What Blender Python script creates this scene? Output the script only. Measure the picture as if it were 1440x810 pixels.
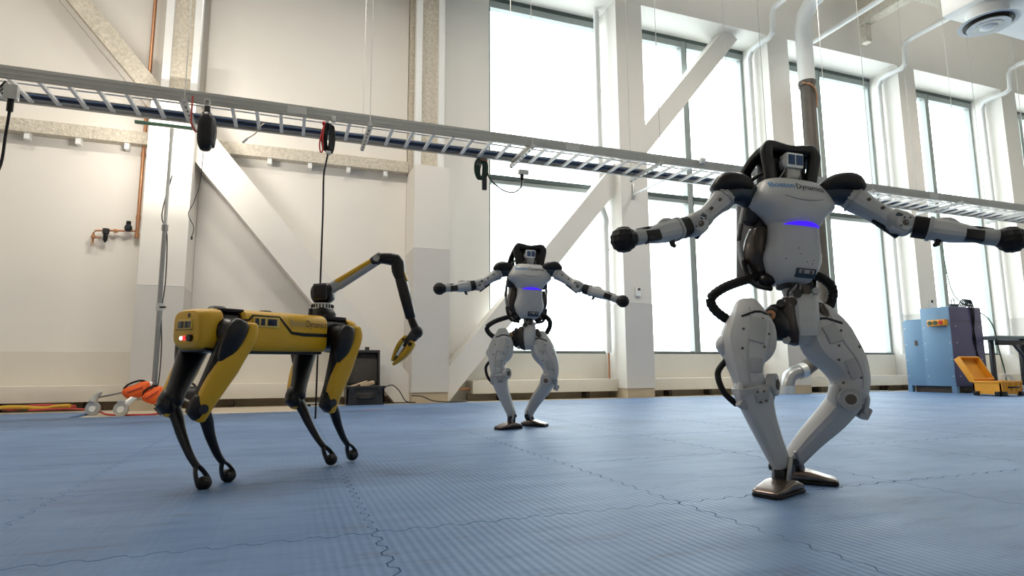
import bpy, bmesh, math, random
from mathutils import Vector as V, Matrix as Mx
from mathutils.bvhtree import BVHTree
random.seed(7)
PI = math.pi
scn = bpy.context.scene
for o in list(bpy.data.objects): bpy.data.objects.remove(o)
COL = scn.collection
R = math.radians

# ------------------------------------------------------------------ camera, sky, exposure
cd = bpy.data.cameras.new('camera'); cam = bpy.data.objects.new('camera', cd); COL.objects.link(cam)
cd.sensor_width = 36; cd.lens = 846.6 * 36 / 1440; cd.clip_start = .05; cd.clip_end = 2000
YAW, PIT, ROL = .35553, .13462, -.006445
fw = V((math.sin(YAW) * math.cos(PIT), math.cos(YAW) * math.cos(PIT), math.sin(PIT)))
rt = V((math.cos(YAW), -math.sin(YAW), 0)); up = rt.cross(fw)
rt, up = rt * math.cos(ROL) + up * math.sin(ROL), up * math.cos(ROL) - rt * math.sin(ROL)
m = Mx.Identity(4)
for i in range(3): m[i][0], m[i][1], m[i][2] = rt[i], up[i], -fw[i]
m[2][3] = .47
cam.matrix_world = m
scn.camera = cam
vs = scn.view_settings
vs.view_transform = 'Standard'; vs.look = 'None'; vs.gamma = 1; vs.use_curve_mapping = False
vs.exposure = 0.0
w = bpy.data.worlds.new('overcast_sky'); scn.world = w; w.use_nodes = True
bg = w.node_tree.nodes['Background']; bg.inputs[0].default_value = (.93, .97, 1, 1); bg.inputs[1].default_value = 6.0

def area_light(name, loc, target, sx, sy, power, col, parent=None):
    l = bpy.data.lights.new(name, 'AREA'); l.shape = 'RECTANGLE'; l.size = sx; l.size_y = sy; l.energy = power; l.color = col
    o = bpy.data.objects.new(name, l); COL.objects.link(o)
    o.location = loc; o.rotation_euler = (V(target) - V(loc)).to_track_quat('-Z', 'Y').to_euler()
    if parent: o.parent = parent
    return o
HALL = [(x, y) for y in (-3.5, 1.0) for x in (-4.5, 1.5, 7.5, 13.5)] + [(x, 5.7) for x in (-4.5, -1.5, 1.5, 7.5, 13.5)]  # unseen lamps, added to light the hall and the window wall
for i, (x, y) in enumerate(HALL):
    area_light('added_hall_light', (x, y, 6.95), (x, y, 0), 1.2, .5, (6, 7, 115, 115)[i // 4], (1, .91, .79))
    if i > 7: area_light('added_uplight', (x, y, 7.12), (x, y, 10), 1.2, .5, 62, (1, .94, .86))     # uplight added to brighten the ceiling and fascia

# ------------------------------------------------------------------ materials
MAT = {}
def mat(name, col, rough=.5, metal=0., var=.0, scale=8., bump=0., bscale=60., emit=None, estr=0., spec=.5, dirt=None, dscale=3., dthr=.55, coat=0.):
    if name in MAT: return MAT[name]
    mm = bpy.data.materials.new(name); mm.use_nodes = True; nt = mm.node_tree; N = nt.nodes; L = nt.links
    b = N['Principled BSDF']; c4 = (*col, 1)
    b.inputs['Base Color'].default_value = c4; b.inputs['Roughness'].default_value = rough; b.inputs['Metallic'].default_value = metal
    b.inputs['Specular IOR Level'].default_value = spec
    if coat: b.inputs['Coat Weight'].default_value = coat; b.inputs['Coat Roughness'].default_value = .12
    tc = N.new('ShaderNodeTexCoord'); src = tc.outputs['Object']
    last = None
    nz = N.new('ShaderNodeTexNoise'); nz.inputs['Scale'].default_value = scale; nz.inputs['Detail'].default_value = 5
    L.new(src, nz.inputs['Vector'])
    mx = N.new('ShaderNodeMix'); mx.data_type = 'RGBA'
    k = max(var, .03)
    mx.inputs['A'].default_value = tuple(max(0, c * (1 - k)) for c in col) + (1,)
    mx.inputs['B'].default_value = tuple(min(1, c * (1 + k)) for c in col) + (1,)
    L.new(nz.outputs['Fac'], mx.inputs['Factor']); last = mx.outputs['Result']
    if dirt:
        n2 = N.new('ShaderNodeTexNoise'); n2.inputs['Scale'].default_value = dscale; n2.inputs['Detail'].default_value = 8; n2.inputs['Roughness'].default_value = .65
        L.new(src, n2.inputs['Vector'])
        rp = N.new('ShaderNodeValToRGB'); rp.color_ramp.elements[0].position = dthr; rp.color_ramp.elements[1].position = min(1, dthr + .14)
        L.new(n2.outputs['Fac'], rp.inputs['Fac'])
        m2 = N.new('ShaderNodeMix'); m2.data_type = 'RGBA'; L.new(rp.outputs['Color'], m2.inputs['Factor']); L.new(last, m2.inputs['A'])
        m2.inputs['B'].default_value = (*dirt, 1); last = m2.outputs['Result']
    L.new(last, b.inputs['Base Color'])
    if bump:
        n3 = N.new('ShaderNodeTexNoise'); n3.inputs['Scale'].default_value = bscale; n3.inputs['Detail'].default_value = 6; L.new(src, n3.inputs['Vector'])
        bp = N.new('ShaderNodeBump'); bp.inputs['Strength'].default_value = bump; bp.inputs['Distance'].default_value = .02
        L.new(n3.outputs['Fac'], bp.inputs['Height']); L.new(bp.outputs['Normal'], b.inputs['Normal'])
    if emit:
        b.inputs['Emission Color'].default_value = (*emit, 1); b.inputs['Emission Strength'].default_value = estr
    MAT[name] = mm; return mm

M_wall = mat('painted_plaster', (.80, .77, .72), .75, var=.03, scale=1.5)
M_pier = mat('painted_drywall', (.78, .75, .70), .7, var=.03, scale=2)
M_pierlow = mat('grey_drywall', (.62, .60, .57), .7, var=.03, scale=2)
M_plinth = mat('tan_base_board', (.45, .38, .28), .6, var=.12, scale=4)
M_apron = mat('cream_metal_panel', (.72, .68, .60), .5, var=.03)
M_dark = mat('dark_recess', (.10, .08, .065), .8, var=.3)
M_fire = mat('sprayed_fireproofing', (.62, .57, .48), .95, var=.4, scale=22, bump=1., bscale=30)
M_ceil = mat('ceiling_paint', (.74, .74, .70), .8, var=.03)
M_frame = mat('anodised_frame', (.30, .33, .32), .45, .3, var=.05)
M_gask = mat('dark_gasket', (.06, .085, .08), .5, var=.1)
M_white = mat('white_pipe_paint', (.80, .81, .80), .4, var=.02)
M_conc = mat('worn_tan_floor', (.50, .44, .34), .6, var=.1, scale=3, bump=.15, bscale=40)
M_alu = mat('aluminium_tray', (.44, .44, .43), .38, .75, var=.06, scale=20)
M_rung = mat('lamplit_aluminium', (.80, .80, .78), .45, .15, var=.04)  # tray aluminium made paler: lamp light on the rungs put into the colour
M_zinc = mat('galvanised_steel', (.55, .56, .55), .4, .8, var=.12, scale=40)
M_steel = mat('brushed_steel', (.32, .32, .32), .35, .9, var=.1, scale=30)
M_iron = mat('bare_iron_pipe', (.085, .072, .06), .5, .1, var=.3, scale=8, dirt=(.22, .19, .15), dscale=14, dthr=.66)
M_copper = mat('copper', (.52, .27, .15), .38, .7, var=.12, scale=14)
M_black = mat('black_plastic', (.007, .007, .009), .33, var=.2, spec=.35)
M_rub = mat('black_rubber', (.007, .007, .008), .6, var=.3, bump=.2, bscale=90, spec=.3)
M_yel = mat('yellow_shell', (.60, .335, .008), .4, var=.06, scale=5)
M_yel2 = mat('pale_yellow_bezel', (.60, .42, .08), .4, var=.05)
M_lens = mat('camera_window', (.012, .016, .05), .12, var=.1)
M_shell = mat('grey_white_shell', (.455, .46, .465), .42, var=.05, scale=6, dirt=(.30, .29, .28), dscale=9, dthr=.66)
M_shell2 = mat('grey_shell', (.35, .355, .36), .45, var=.06, scale=7, dirt=(.2, .2, .2), dscale=12, dthr=.66)
M_dgrey = mat('dark_grey_housing', (.024, .024, .028), .4, var=.2, spec=.4)
M_brown = mat('smoked_brown_cover', (.035, .024, .019), .25, var=.2, spec=.5)
M_blued = mat('dark_blue_joint', (.018, .032, .052), .4, .2, var=.2)
M_bronze = mat('bronze_foot', (.20, .155, .13), .24, .8, var=.15, scale=12)
M_blue_l = mat('violet_light', (.05, .02, .4), .4, emit=(.05, .008, .9), estr=1.15)
M_screen = mat('blue_sensor_face', (.02, .06, .16), .15, var=.1)
M_letb = mat('blue_lettering', (.06, .22, .48), .5)
M_letd = mat('charcoal_lettering', (.035, .038, .045), .5)
M_letf = mat('faded_lettering', (.40, .33, .20), .5)
M_red = mat('red_plastic', (.5, .02, .02), .4, var=.1)
M_org = mat('orange_fabric', (.85, .13, .02), .75, var=.12, bump=.3, bscale=120)
M_ledw = mat('white_led', (.9, .9, 1), .4, emit=(.7, .8, 1), estr=1.6)
M_ledr = mat('red_led', (.8, .05, .05), .4, emit=(1, .03, .04), estr=1.2)
M_cab = mat('blue_cabinet_paint', (.16, .30, .47), .45, var=.05, scale=3)
M_cabshade = mat('shaded_blue_front', (.085, .075, .15), .4, var=.08, scale=2)  # cabinet blue darkened: shade on the front put into its colour
M_case = mat('amber_case_plastic', (.85, .36, .02), .42, var=.06)
M_case2 = mat('amber_case_inside', (.72, .30, .02), .55, var=.06)
M_bcase = mat('black_case_plastic', (.022, .022, .024), .45, var=.15)
M_foam = mat('charcoal_foam', (.05, .045, .04), .9, var=.2, bump=.5, bscale=90)
M_paper = mat('tan_card', (.55, .42, .28), .7, var=.1)
M_cabb = mat('blue_cable', (.03, .07, .16), .5, var=.2)
M_cabr = mat('red_hose', (.42, .05, .04), .5, var=.1)
M_caby = mat('yellow_hose', (.62, .36, .03), .5, var=.1)
M_cabw = mat('white_cable', (.7, .7, .68), .5)
M_green = mat('green_edge', (.03, .10, .06), .5)
M_lampf = mat('lamp_face', (1, .95, .85), .4, emit=(1, .88, .7), estr=8)
M_snow = mat('snow', (.86, .88, .9), .8, var=.02, scale=.3)
M_tree = mat('hazed_far_trees', (.30, .31, .31), .9, var=.25, scale=.2)  # distance haze mixed into the grey of the trees
M_bench = mat('bench_grey_green', (.22, .26, .26), .45, .3, var=.1)
M_tape = mat('red_tape', (.75, .12, .14), .6)

def glass():
    mm = bpy.data.materials.new('window_glass'); mm.use_nodes = True; N = mm.node_tree.nodes; L = mm.node_tree.links
    N.remove(N['Principled BSDF'])
    t = N.new('ShaderNodeBsdfTransparent'); t.inputs[0].default_value = (.95, .98, .965, 1)
    g = N.new('ShaderNodeBsdfGlossy'); g.inputs['Roughness'].default_value = .02
    lw = N.new('ShaderNodeLayerWeight'); lw.inputs[0].default_value = .5
    pw = N.new('ShaderNodeMath'); pw.operation = 'POWER'; pw.inputs[1].default_value = 5; L.new(lw.outputs['Facing'], pw.inputs[0])
    f = N.new('ShaderNodeMath'); f.operation = 'MULTIPLY_ADD'; f.inputs[1].default_value = .5; f.inputs[2].default_value = .03; L.new(pw.outputs[0], f.inputs[0])
    x = N.new('ShaderNodeMixShader'); L.new(f.outputs[0], x.inputs[0]); L.new(t.outputs[0], x.inputs[1]); L.new(g.outputs[0], x.inputs[2])
    L.new(x.outputs[0], N['Material Output'].inputs[0]); return mm
M_glass = glass()

def mat_mat():
    mm = bpy.data.materials.new('ribbed_blue_foam'); mm.use_nodes = True; N = mm.node_tree.nodes; L = mm.node_tree.links
    b = N['Principled BSDF']; b.inputs['Roughness'].default_value = .5; b.inputs['Specular IOR Level'].default_value = .3
    g = N.new('ShaderNodeNewGeometry'); s = N.new('ShaderNodeSeparateXYZ'); L.new(g.outputs['Position'], s.inputs[0])
    mu = N.new('ShaderNodeMath'); mu.operation = 'MULTIPLY'; mu.inputs[1].default_value = 2 * PI / .026; L.new(s.outputs['X'], mu.inputs[0])
    si = N.new('ShaderNodeMath'); si.operation = 'SINE'; L.new(mu.outputs[0], si.inputs[0])
    bp = N.new('ShaderNodeBump'); bp.inputs['Strength'].default_value = .32; bp.inputs['Distance'].default_value = .0016; L.new(si.outputs[0], bp.inputs['Height'])
    n0 = N.new('ShaderNodeTexNoise'); n0.inputs['Scale'].default_value = 1.1; n0.inputs['Detail'].default_value = 7; n0.inputs['Roughness'].default_value = .6; L.new(g.outputs['Position'], n0.inputs['Vector'])
    r0 = N.new('ShaderNodeValToRGB'); e = r0.color_ramp.elements
    e[0].position = .3; e[0].color = (.068, .135, .27, 1); e[1].position = .7; e[1].color = (.125, .215, .385, 1); L.new(n0.outputs['Fac'], r0.inputs['Fac'])
    mp = N.new('ShaderNodeMapping'); mp.inputs['Scale'].default_value = (2.2, 9, 1); mp.inputs['Rotation'].default_value = (0, 0, .5); L.new(g.outputs['Position'], mp.inputs['Vector'])
    n1 = N.new('ShaderNodeTexNoise'); n1.inputs['Scale'].default_value = 1.3; n1.inputs['Detail'].default_value = 9; n1.inputs['Roughness'].default_value = .7; L.new(mp.outputs[0], n1.inputs['Vector'])
    r1 = N.new('ShaderNodeValToRGB'); r1.color_ramp.elements[0].position = .55; r1.color_ramp.elements[1].position = .8; L.new(n1.outputs['Fac'], r1.inputs['Fac'])
    x = N.new('ShaderNodeMix'); x.data_type = 'RGBA'; L.new(r1.outputs['Color'], x.inputs['Factor']); L.new(r0.outputs['Color'], x.inputs['A']); x.inputs['B'].default_value = (.07, .085, .12, 1)
    L.new(x.outputs['Result'], b.inputs['Base Color'])
    rr = N.new('ShaderNodeMapRange'); rr.inputs['To Min'].default_value = .42; rr.inputs['To Max'].default_value = .62; L.new(n1.outputs['Fac'], rr.inputs['Value']); L.new(rr.outputs[0], b.inputs['Roughness'])
    m2_ = N.new('ShaderNodeMapping'); m2_.inputs['Scale'].default_value = (.9, 3.2, 1); m2_.inputs['Rotation'].default_value = (0, 0, .2); L.new(g.outputs['Position'], m2_.inputs['Vector'])
    n2 = N.new('ShaderNodeTexNoise'); n2.inputs['Scale'].default_value = 1.6; n2.inputs['Detail'].default_value = 5; L.new(m2_.outputs[0], n2.inputs['Vector'])
    b2 = N.new('ShaderNodeBump'); b2.inputs['Strength'].default_value = .5; b2.inputs['Distance'].default_value = .02
    L.new(n2.outputs['Fac'], b2.inputs['Height']); L.new(bp.outputs['Normal'], b2.inputs['Normal']); L.new(b2.outputs['Normal'], b.inputs['Normal'])
    return mm
M_mat = mat_mat()

# ------------------------------------------------------------------ mesh helpers
def ring(c, ax, ay, rx, ry, n=16, e=2.):
    out = []
    for i in range(n):
        t = 2 * PI * (i + .5) / n; a, b = math.cos(t), math.sin(t)
        out.append(c + ax * (rx * math.copysign(abs(a) ** (2 / e), a)) + ay * (ry * math.copysign(abs(b) ** (2 / e), b)))
    return out
def smooth_path(P, k=6):
    P = [V(p) for p in P]
    if len(P) < 3: return P
    out = []
    for i in range(len(P) - 1):
        a, b, c, d = P[max(i - 1, 0)], P[i], P[i + 1], P[min(i + 2, len(P) - 1)]
        for j in range(k):
            t = j / k
            out.append(.5 * ((2 * b) + (c - a) * t + (2 * a - 5 * b + 4 * c - d) * t * t + (3 * b - a - 3 * c + d) * t ** 3))
    out.append(P[-1]); return out
class MB:
    def __init__(s, xf=None): s.v = []; s.f = []; s.xf = xf
    def add(s, vs, fs):
        k = len(s.v); s.v += [(s.xf @ V(p)) if s.xf else V(p) for p in vs]; s.f += [tuple(i + k for i in f) for f in fs]; return s
    def box(s, c, d, r=0, rot=None, seg=2):
        bm = bmesh.new(); bmesh.ops.create_cube(bm, size=1)
        for q in bm.verts: q.co = V((q.co.x * d[0], q.co.y * d[1], q.co.z * d[2]))
        if r: bmesh.ops.bevel(bm, geom=bm.edges[:], offset=r, segments=seg, affect='EDGES', profile=.6)
        Q = rot if rot else Mx.Identity(3)
        bm.verts.ensure_lookup_table(); bm.verts.index_update()
        s.add([V(c) + Q @ q.co for q in bm.verts], [[q.index for q in f.verts] for f in bm.faces]); bm.free(); return s
    def span(s, a, b, r=0):
        a, b = V(a), V(b); return s.box((a + b) / 2, [abs(x) for x in (b - a)], r)
    def loft(s, rings, cap=True):
        n = len(rings[0]); vs = [p for q in rings for p in q]; fs = []
        for i in range(len(rings) - 1):
            for j in range(n): a, b = i * n + j, i * n + (j + 1) % n; fs.append((a, b, b + n, a + n))
        if cap: fs.append(tuple(range(n - 1, -1, -1))); k = (len(rings) - 1) * n; fs.append(tuple(range(k, k + n)))
        return s.add(vs, fs)
    def limb(s, P, rad, front=(0, -1, 0), n=16, e=2., k=0, dome=True):
        P = [V(p) for p in P]; rad = [(r, r) if not isinstance(r, (tuple, list)) else r for r in rad]
        if len(rad) == 1: rad = rad * len(P)
        if k:
            RR = smooth_path([V((r[0], r[1], 0)) for r in rad], k); P = smooth_path(P, k); rad = [(max(r.x, .001), max(r.y, .001)) for r in RR]
        rings = []; front = V(front)
        for i, p in enumerate(P):
            t = (P[min(i + 1, len(P) - 1)] - P[max(i - 1, 0)]).normalized()
            ax = t.cross(front)
            if ax.length < 1e-3: ax = t.cross(V((1, 0, .1)))
            ax.normalize(); ay = ax.cross(t).normalized(); rx, ry = rad[i]
            if dome and i == 0:
                d = min(rx, ry)
                for q, h in ((.55, -.42), (.85, -.24)): rings.append(ring(p + t * d * h, ax, ay, rx * q, ry * q, n, e))
            rings.append(ring(p, ax, ay, rx, ry, n, e))
            if dome and i == len(P) - 1:
                d = min(rx, ry)
                for q, h in ((.85, .24), (.55, .42)): rings.append(ring(p + t * d * h, ax, ay, rx * q, ry * q, n, e))
        return s.loft(rings)
    def tube(s, P, r, n=8, k=0): return s.limb(P, [r] * len(P), (.3, .2, 1), n, 2, k, False)
    def corr(s, P, r, pitch=.012, n=10):
        Q = smooth_path(P, 24); out = [Q[0]]; acc = 0
        for a, b in zip(Q, Q[1:]):
            acc += (b - a).length
            if acc >= pitch / 2: out.append(b); acc = 0
        return s.limb(out, [(r * (1 if i % 2 else .86),) * 2 for i in range(len(out))], (.3, .2, 1), n, 2, 0, False)
    def cyl(s, a, b, r, r2=None, n=16): return s.limb([a, b], [r, r if r2 is None else r2], (.31, .2, .93), n, 2, 0, False)
    def disc(s, c, nrm, r, h, n=14): nrm = V(nrm).normalized(); c = V(c); return s.cyl(c - nrm * h * .5, c + nrm * h * .5, r, n=n)
    def ell(s, c, r, n=16, m_=10, rot=None, e=2.):
        Q = rot or Mx.Identity(3); rings = []
        for i in range(m_ + 1):
            t = PI * (i + .02) / (m_ + .04); z = -math.cos(t); q = math.sin(t)
            rings.append([V(c) + Q @ p for p in ring(V((0, 0, r[2] * math.copysign(abs(z) ** (2 / e), z))), V((1, 0, 0)), V((0, 1, 0)), r[0] * q ** (2 / e), r[1] * q ** (2 / e), n, e)])
        return s.loft(rings)
    def prism(s, poly, axis, a, b):
        n = len(poly); k = {'x': lambda p, h: (h, p[0], p[1]), 'y': lambda p, h: (p[0], h, p[1]), 'z': lambda p, h: (p[0], p[1], h)}[axis]
        fs = [(i, (i + 1) % n, n + (i + 1) % n, n + i) for i in range(n)] + [tuple(range(n - 1, -1, -1)), tuple(range(n, 2 * n))]
        return s.add([k(p, a) for p in poly] + [k(p, b) for p in poly], fs)
    def build(s, name, m_, parent=None, smooth=40):
        me = bpy.data.meshes.new(name); me.from_pydata([tuple(p) for p in s.v], [], s.f)
        bm = bmesh.new(); bm.from_mesh(me); bmesh.ops.recalc_face_normals(bm, faces=bm.faces[:]); bm.to_mesh(me); bm.free()
        if smooth:
            for p in me.polygons: p.use_smooth = True
            me.set_sharp_from_angle(angle=R(smooth))
        me.materials.append(m_); o = bpy.data.objects.new(name, me); COL.objects.link(o)
        if parent: o.parent = parent
        return o
def B(): return MB()
def tag(o, label, cat, group=None):
    o['label'] = label; o['category'] = cat
    if group: o['group'] = group
    return o
def thing(name, label, cat, loc=(0, 0, 0), rz=0, group=None):
    o = bpy.data.objects.new(name, None); COL.objects.link(o); o.location = loc; o.rotation_euler = (0, 0, rz); o.empty_display_size = .1
    return tag(o, label, cat, group)
def struct(o, label=None):
    o['kind'] = 'structure'
    if label: o['label'] = label
    return o
def inst(src, loc, parent=None, rz=0):
    o = src.copy(); COL.objects.link(o); o.location = loc; o.rotation_euler = (0, 0, rz); o.parent = parent; return o
def text_mesh(body, size, m_, name, parent, xf, tree=None, cast=None, push=.0015, bold=.0, width=None):
    cu = bpy.data.curves.new('t', 'FONT'); cu.body = body; cu.size = size; cu.offset = bold; cu.resolution_u = 3
    t = bpy.data.objects.new('t', cu); COL.objects.link(t); bpy.context.view_layer.update()
    me = bpy.data.meshes.new_from_object(t.evaluated_get(bpy.context.evaluated_depsgraph_get())); bpy.data.objects.remove(t)
    bm = bmesh.new(); bm.from_mesh(me)
    if width:
        a_ = min(q.co.x for q in bm.verts); k_ = width / (max(q.co.x for q in bm.verts) - a_)
        for q in bm.verts: q.co.x = (q.co.x - a_) * k_
    bmesh.ops.triangulate(bm, faces=bm.faces[:])
    bmesh.ops.subdivide_edges(bm, edges=[e_ for e_ in bm.edges if e_.calc_length() > size * .25], cuts=2)
    bmesh.ops.triangulate(bm, faces=bm.faces[:])
    for q in bm.verts:
        p = xf @ q.co
        if tree:
            h = tree.ray_cast(p, cast)
            if h[0] is not None: p = h[0] + h[1] * push * (1 if h[1].dot(cast) < 0 else -1)
        q.co = p
    bm.to_mesh(me); bm.free(); me.materials.clear(); me.materials.append(m_)
    o = bpy.data.objects.new(name, me); COL.objects.link(o); o.parent = parent; return o
def tree_of(o): return BVHTree.FromPolygons([v.co for v in o.data.vertices], [p.vertices for p in o.data.polygons])

# ------------------------------------------------------------------ room shell
X0, X1, Y0, YP, YG, ZC = -8., 20.3, -7., 9.0, 9.75, 10.
floor = struct(B().span((X0, Y0, -.2), (X1, 9.95, -.025)).build('floor', M_conc), 'tan floor below the blue mats')
struct(B().span((X0, Y0, ZC), (X1, 9.95, ZC + .2)).build('ceiling', M_ceil), 'pale painted ceiling of the hall')
struct(B().span((X0 - .2, Y0, -.2), (X0, 9.95, ZC + .2)).build('wall_left', M_wall))
struct(B().span((X1, Y0, -.2), (X1 + .2, 9.95, ZC + .2)).build('wall_right', M_wall))
struct(B().span((X0 - .2, Y0 - .2, -.2), (X1 + .2, Y0, ZC + .2)).build('wall_front', M_wall))
wb = struct(B().span((X0, YP, 7.25), (X1, 9.95, ZC)).build('wall_back', M_pier), 'tall window wall with piers and diagonal braces')
PIERS = [(-5.52, -4.96), (-1.89, -1.33), (1.74, 2.31), (5.41, 5.97), (8.95, 9.5), (12.69, 13.22), (16.25, 16.8), (19.8, 20.3)]
for i, (a, b) in enumerate(PIERS):
    top = {0: 4.3, 1: 4.3, 2: 3.66}.get(i, 7.25)
    split = {2: 2.33}.get(i, 1.6)
    if split:
        B().span((a, YP, .14), (b, 9.9, split - .004)).build('pier_panel', M_pierlow, wb, 0)
        B().span((a + .004, YP + .004, split), (b - .004, 9.9, top)).build('pier_panel', M_pier, wb, 0)
    else: B().span((a, YP, .14), (b, 9.9, top)).build('pier', M_pier, wb, 0)
    B().span((a + .01, YP + .012, -.025), (b - .01, 9.9, .14)).build('pier_base', M_plinth, wb, 0)
    if i < 3:
        B().span((a, 9.80, top), (b, 9.93, 7.25)).build('back_panel', M_wall, wb, 0)
        c = B().span((a + .12, 9.36, top), (b - .12, 9.9, 7.25)).build('bare_column', M_fire, wb, 0)
        c2 = B().span((a + .01, 9.55, top), (a + .11, 9.9, 7.25)).build('bare_column', M_fire, wb, 0)
        for q in (a + .05, b - .14): B().span((q, 9.28, top), (q + .1, 9.4, 7.25)).build('stud', M_white, wb, 0)
ends = [X0] + [p for q in PIERS for p in q] + [X1]
for i in range(len(PIERS) - 1):
    a, b = PIERS[i][1], PIERS[i + 1][0]
    B().span((a, 9.69, -.025), (b, 9.93, .745)).build('apron_panel', M_apron, wb, 0)
    a2 = 2.78 if i == 2 else a
    B().span((a2, 9.3, .09), (b - .0, 9.69, .298), .006).build('heater_cover', M_apron, wb)
    B().span((a2, 9.60, -.025), (b, 9.69, .09)).build('heater_recess', M_plinth, wb, 0)
    for q in range(3):
        x = a2 + (b - a2) * (.2 + .3 * q); B().span((x - .03, 9.42, -.025), (x + .03, 9.6, .09)).build('heater_foot', M_dark, wb, 0)
    if i < 2:   # closed bays: plasterboard instead of glass
        B().span((a, 9.70, .745), (b, 9.93, 3.69)).build('infill_panel', M_wall, wb, 0)
        B().span((a, 9.72, 3.87), (b, 9.93, 7.25)).build('infill_panel', M_wall, wb, 0)
        B().span((a, 9.54, 3.69), (b, 9.93, 3.87)).build('sprayed_beam', M_fire, wb, 0)
        for q in range(5):
            x = a + (b - a) * (.12 + .19 * q); B().span((x - .03, 9.56, 3.60), (x + .03, 9.66, 3.69)).build('beam_clip', M_white, wb, 0)
    elif i == 2:
        B().span((a, 9.70, .745), (3.19, 9.93, 7.25)).build('infill_panel', M_wall, wb, 0)
B().span((X0, 9.70, -.025), (PIERS[0][0], 9.93, 7.25)).build('infill_panel', M_wall, wb, 0)
# diagonal braces in the wall plane
def brace(name, p0, p1, wd, y0, y1, m_):
    p0, p1 = V(p0), V(p1); t = (p1 - p0).normalized(); nn = V((-t.y, t.x)) * wd / 2
    q = [p0 + nn, p1 + nn, p1 - nn, p0 - nn]
    return B().prism([(p.x, p.y) for p in q], 'y', y0, y1).build(name, m_, wb, 0)
brace('brace', (2.13, -.02), (8.24, 7.25), .35, 9.2, 9.55, M_pier)
brace('brace', (-1.62, 4.08), (1.85, -.06), .43, 9.2, 9.6, M_pier)
brace('bare_brace', (-3.9, 6.75), (-1.75, 4.2), .24, 9.3, 9.55, M_fire)
brace('brace_return', (-4.02, 6.72), (-1.95, 4.24), .12, 9.5, 9.72, M_wall)

# windows
WIN = [(3.19, 5.41, None), (5.97, 8.95, 7.43), (9.5, 12.69, 11.05), (13.22, 16.25, 14.6), (16.8, 19.8, 18.2)]
for i, (a, b, mu) in enumerate(WIN):
    zs, zt, zh = .745, 3.80, 7.25
    wn = struct(B().span((a, 9.72, zs), (b, 9.84, zs + .05)).build('window_%d' % (i + 1), M_frame, None, 0), 'tall window showing bare overcast daylight')
    B().span((a, 9.71, zh - .2), (b, 9.84, zh - .06)).build('head_frame', M_frame, wn, 0)
    B().span((a, 9.70, zh - .07), (b, 9.85, zh)).build('head_gasket', M_gask, wn, 0)
    B().span((a, 9.70, zs - .01), (b, 9.71, zs + .022)).build('sill_gasket', M_gask, wn, 0)
    B().span((a, 9.72, zt - .075), (b, 9.84, zt + .03)).build('transom', M_frame, wn, 0)
    B().span((a, 9.705, zt + .0), (b, 9.85, zt + .075)).build('transom_gasket', M_gask, wn, 0)
    if i: B().span((b - .06, 9.73, zs), (b, 9.84, zh)).build('side_frame', M_frame, wn, 0)
    B().span((a, 9.73, zs), (a + (.03 if i == 0 else .06), 9.84, zh)).build('side_frame', M_frame if i else M_green, wn, 0)
    xs = [a, b]
    if mu:
        B().span((mu - .075, 9.70, zs), (mu + .04, 9.84, zh)).build('mullion', M_frame, wn, 0)
        B().span((mu + .04, 9.705, zs), (mu + .062, 9.85, zh)).build('mullion_gasket', M_green, wn, 0)
        xs = [a, mu, b]
    for q in range(len(xs) - 1):
        for z0, z1 in ((zs, zt), (zt, zh)):
            B().span((xs[q] + .02, 9.785, z0 + .03), (xs[q + 1] - .02, 9.793, z1 - .03)).build('pane', M_glass, wn, 0)
# outdoors
g = B().span((-300, 10.2, -.6), (420, 420, -.5)).build('snow_field', M_snow, None, 0); struct(g, 'flat snow field outside the windows')
tb = B()
rr = random.Random(3)
for k in range(120):
    x = -120 + k * 5.2 + rr.random() * 3; h = 5 + rr.random() * 5.5
    tb.ell((x, 300 + rr.random() * 30, h * .35), (4 + rr.random() * 3, 3, h * .65), 8, 5)
tb = tb.build('tree_belt', M_tree); tb['kind'] = 'stuff'; tb['label'] = 'faint far tree line across the snow'; tb['category'] = 'trees'

# floor mats: jigsaw-edged tiles
TM = {}
def toothed(wd, hd):
    key = (round(wd, 3), round(hd, 3))
    if key in TM: return TM[key]
    am, g_ = .011, .0006
    nx, ny = max(2, round(wd / .1)), max(2, round(hd / .1))
    def edge(n, L):
        out = []
        for i in range(n):
            out += [(L * (i + .13) / n, am), (L * (i + .42) / n, am), (L * (i + .58) / n, -am), (L * (i + .87) / n, -am)]
        return out
    ex, ey = edge(nx, wd), edge(ny, hd)
    P = [(t, d) for t, d in ex] + [(wd + d, t) for t, d in ey] + [(t, hd + d) for t, d in reversed(ex)] + [(d, t) for t, d in reversed(ey)]
    c = V((wd / 2, hd / 2)); P = [(p[0] + math.copysign(g_, c.x - p[0]) , p[1] + math.copysign(g_, c.y - p[1])) for p in P]
    n = len(P); me = bpy.data.meshes.new('mat_tile')
    me.from_pydata([(x, y, -.025) for x, y in P] + [(x, y, -.003) for x, y in P] + [(x + math.copysign(.002, c.x - x), y + math.copysign(.002, c.y - y), 0) for x, y in P], [],
        [(i, (i + 1) % n, n + (i + 1) % n, n + i) for i in range(n)] + [(n + i, n + (i + 1) % n, 2 * n + (i + 1) % n, 2 * n + i) for i in range(n)] + [tuple(range(2 * n, 3 * n))])
    me.materials.append(M_mat); TM[key] = me; return me
xs = [-4.8, -3.5, -2.15, -.80] + [-.80 + 1.06 * k for k in range(1, 17)]
ys = [1.87 + .96 * k for k in range(-4, 8)]
for i in range(len(xs) - 1):
    for j in range(len(ys) - 1):
        a, b, c, d = xs[i], xs[i + 1], ys[j], ys[j + 1]
        if c > 7.6 and -2.2 < a < -.05: continue
        if c > 8.5: d = 8.9
        if c > 8.5 and -2.2 < a < 1.3: continue
        if d - c < .2: continue
        o = bpy.data.objects.new('mat_tile', toothed(b - a, d - c)); COL.objects.link(o); o.location = (a, c, 0); o.parent = floor

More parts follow.
